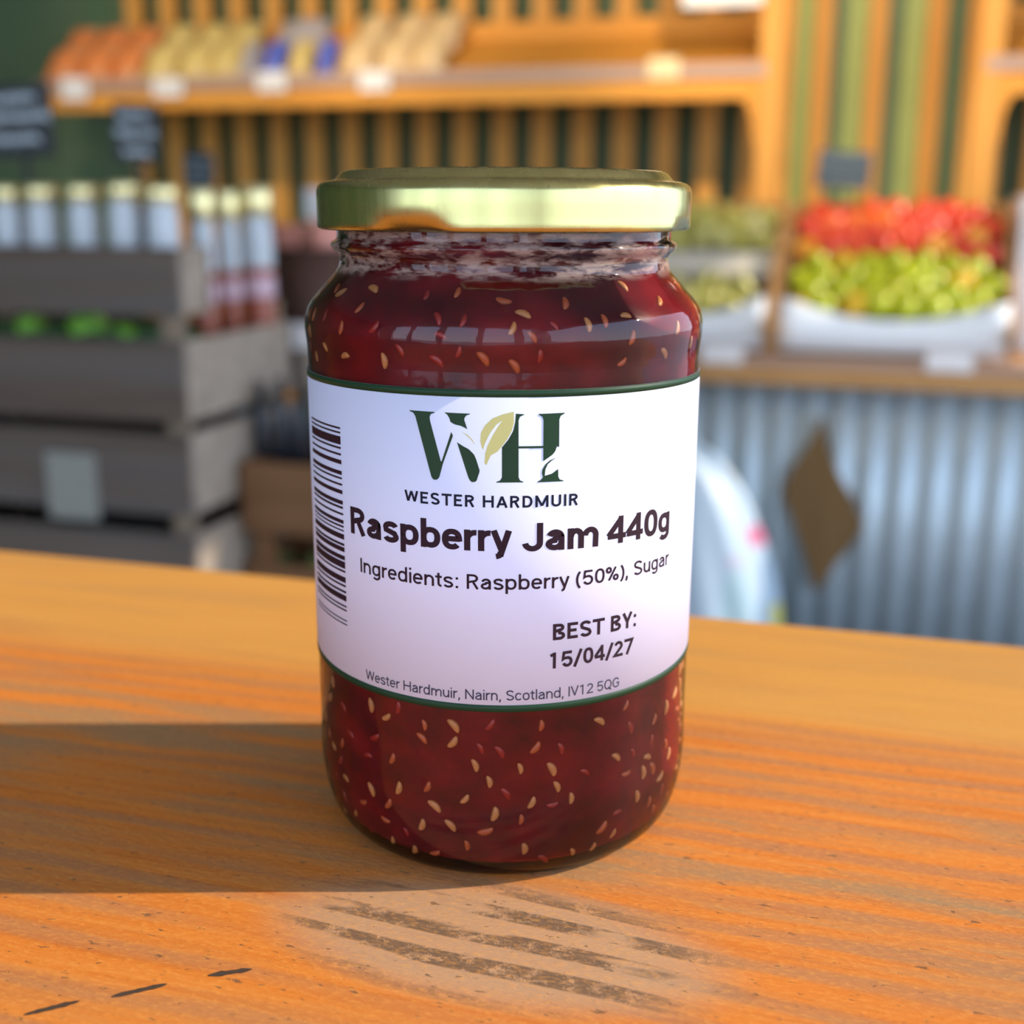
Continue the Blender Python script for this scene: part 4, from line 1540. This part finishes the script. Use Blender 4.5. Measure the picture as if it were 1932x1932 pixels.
wrap_polys([logo([(168, 170), (412, 188), (405, 197), (372, 208), (362, 235), (365, 270), (468, 660), (476, 660), (567, 380), (582, 410), (582, 425), (490, 680), (455, 810), (440, 832), (420, 840), (395, 835), (378, 810), (225, 230), (205, 195), (172, 180)]),
            logo([(500, 192), (748, 204), (746, 211), (712, 222), (695, 245), (693, 265), (722, 355), (700, 342), (660, 322), (600, 308), (560, 285), (550, 250), (530, 215)]),
            logo([(622, 478), (680, 515), (735, 545), (785, 595), (805, 640), (840, 750), (835, 775), (822, 810), (812, 845), (795, 860), (765, 862), (745, 845), (730, 815)]),
            logo([(1185, 205), (1270, 210), (1262, 217), (1225, 235), (1212, 270), (1212, 517), (1448, 513), (1450, 270), (1440, 235), (1402, 214), (1402, 206), (1655, 195), (1650, 205), (1615, 225), (1602, 260), (1600, 520), (1585, 525), (1580, 510), (1565, 560), (1540, 595), (1500, 625), (1448, 660), (1448, 535), (1212, 539), (1212, 815), (1225, 845), (1258, 857), (1255, 864), (1000, 866), (998, 858), (1035, 845), (1052, 815), (1052, 528), (1110, 458), (1158, 372), (1178, 290)]),
            logo([(1575, 625), (1530, 655), (1490, 690), (1468, 740), (1462, 800), (1530, 780), (1590, 735), (1592, 810), (1605, 835), (1642, 845), (1640, 852), (1395, 862), (1392, 855), (1425, 840), (1445, 815), (1435, 775), (1440, 740), (1470, 690), (1515, 650)])],
           'emblem_letters', M_LABELGREEN)
wrap_polys([logo([(1165, 185), (1060, 210), (960, 250), (890, 315), (850, 390), (845, 470), (860, 530), (872, 555), (890, 490), (940, 390), (1000, 310), (1055, 272), (1010, 335), (960, 420), (915, 510), (890, 590), (890, 625), (885, 680), (903, 700), (925, 650), (945, 605), (1010, 570), (1050, 520), (1104, 450), (1146, 370), (1169, 290)]),
            logo([(655, 375), (690, 393), (720, 405), (770, 455), (795, 505), (785, 495), (760, 458), (715, 415)])],
           'emblem_leaf', M_LEAFPRINT)

# ---- barcode along the left edge of the label
bars = []
A_ = [(370, 400), (440, 468), (510, 635), (672, 703), (770, 803), (870, 935), (1037, 1097), (1135, 1165), (1230, 1262), (1330, 1390), (1490, 1550), (1580, 1615), (1680, 1712), (1785, 1840), (1870, 1900)]
B_ = [(165, 187), (230, 310), (370, 408), (430, 500), (560, 625), (650, 752), (785, 815), (885, 970), (1005, 1035), (1095, 1128), (1165, 1250), (1320, 1343), (1380, 1403), (1540, 1557), (1600, 1617)]
ys = [(760 + .1242 * a, 760 + .1242 * b) for a, b in A_] + [(980 + .1242 * a, 980 + .1242 * b) for a, b in B_]
thL = cyl(589, 786)[0]
for y0, y1 in ys:
    xr_ = 642.5 + (y0 - 806) * 13.2 / 375
    t0, z0 = cyl(xr_, y0)
    t1, z1 = cyl(xr_, y1)
    kt = (z0 - zbotc) / (ztopc - zbotc)
    B = BB + (BT - BB) * kt
    nseg = 6
    for i in range(nseg):
        ta = thL + (t0 - thL) * i / nseg
        tb_ = thL + (t0 - thL) * (i + 1) / nseg
        fa = B * (math.cos(t0) - math.cos(ta))
        fb = B * (math.cos(t0) - math.cos(tb_))
        bars.append([(ta, z0 + fa), (tb_, z0 + fb), (tb_, z1 + fb), (ta, z1 + fa)])
wrap_polys(bars, 'barcode', M_INK)
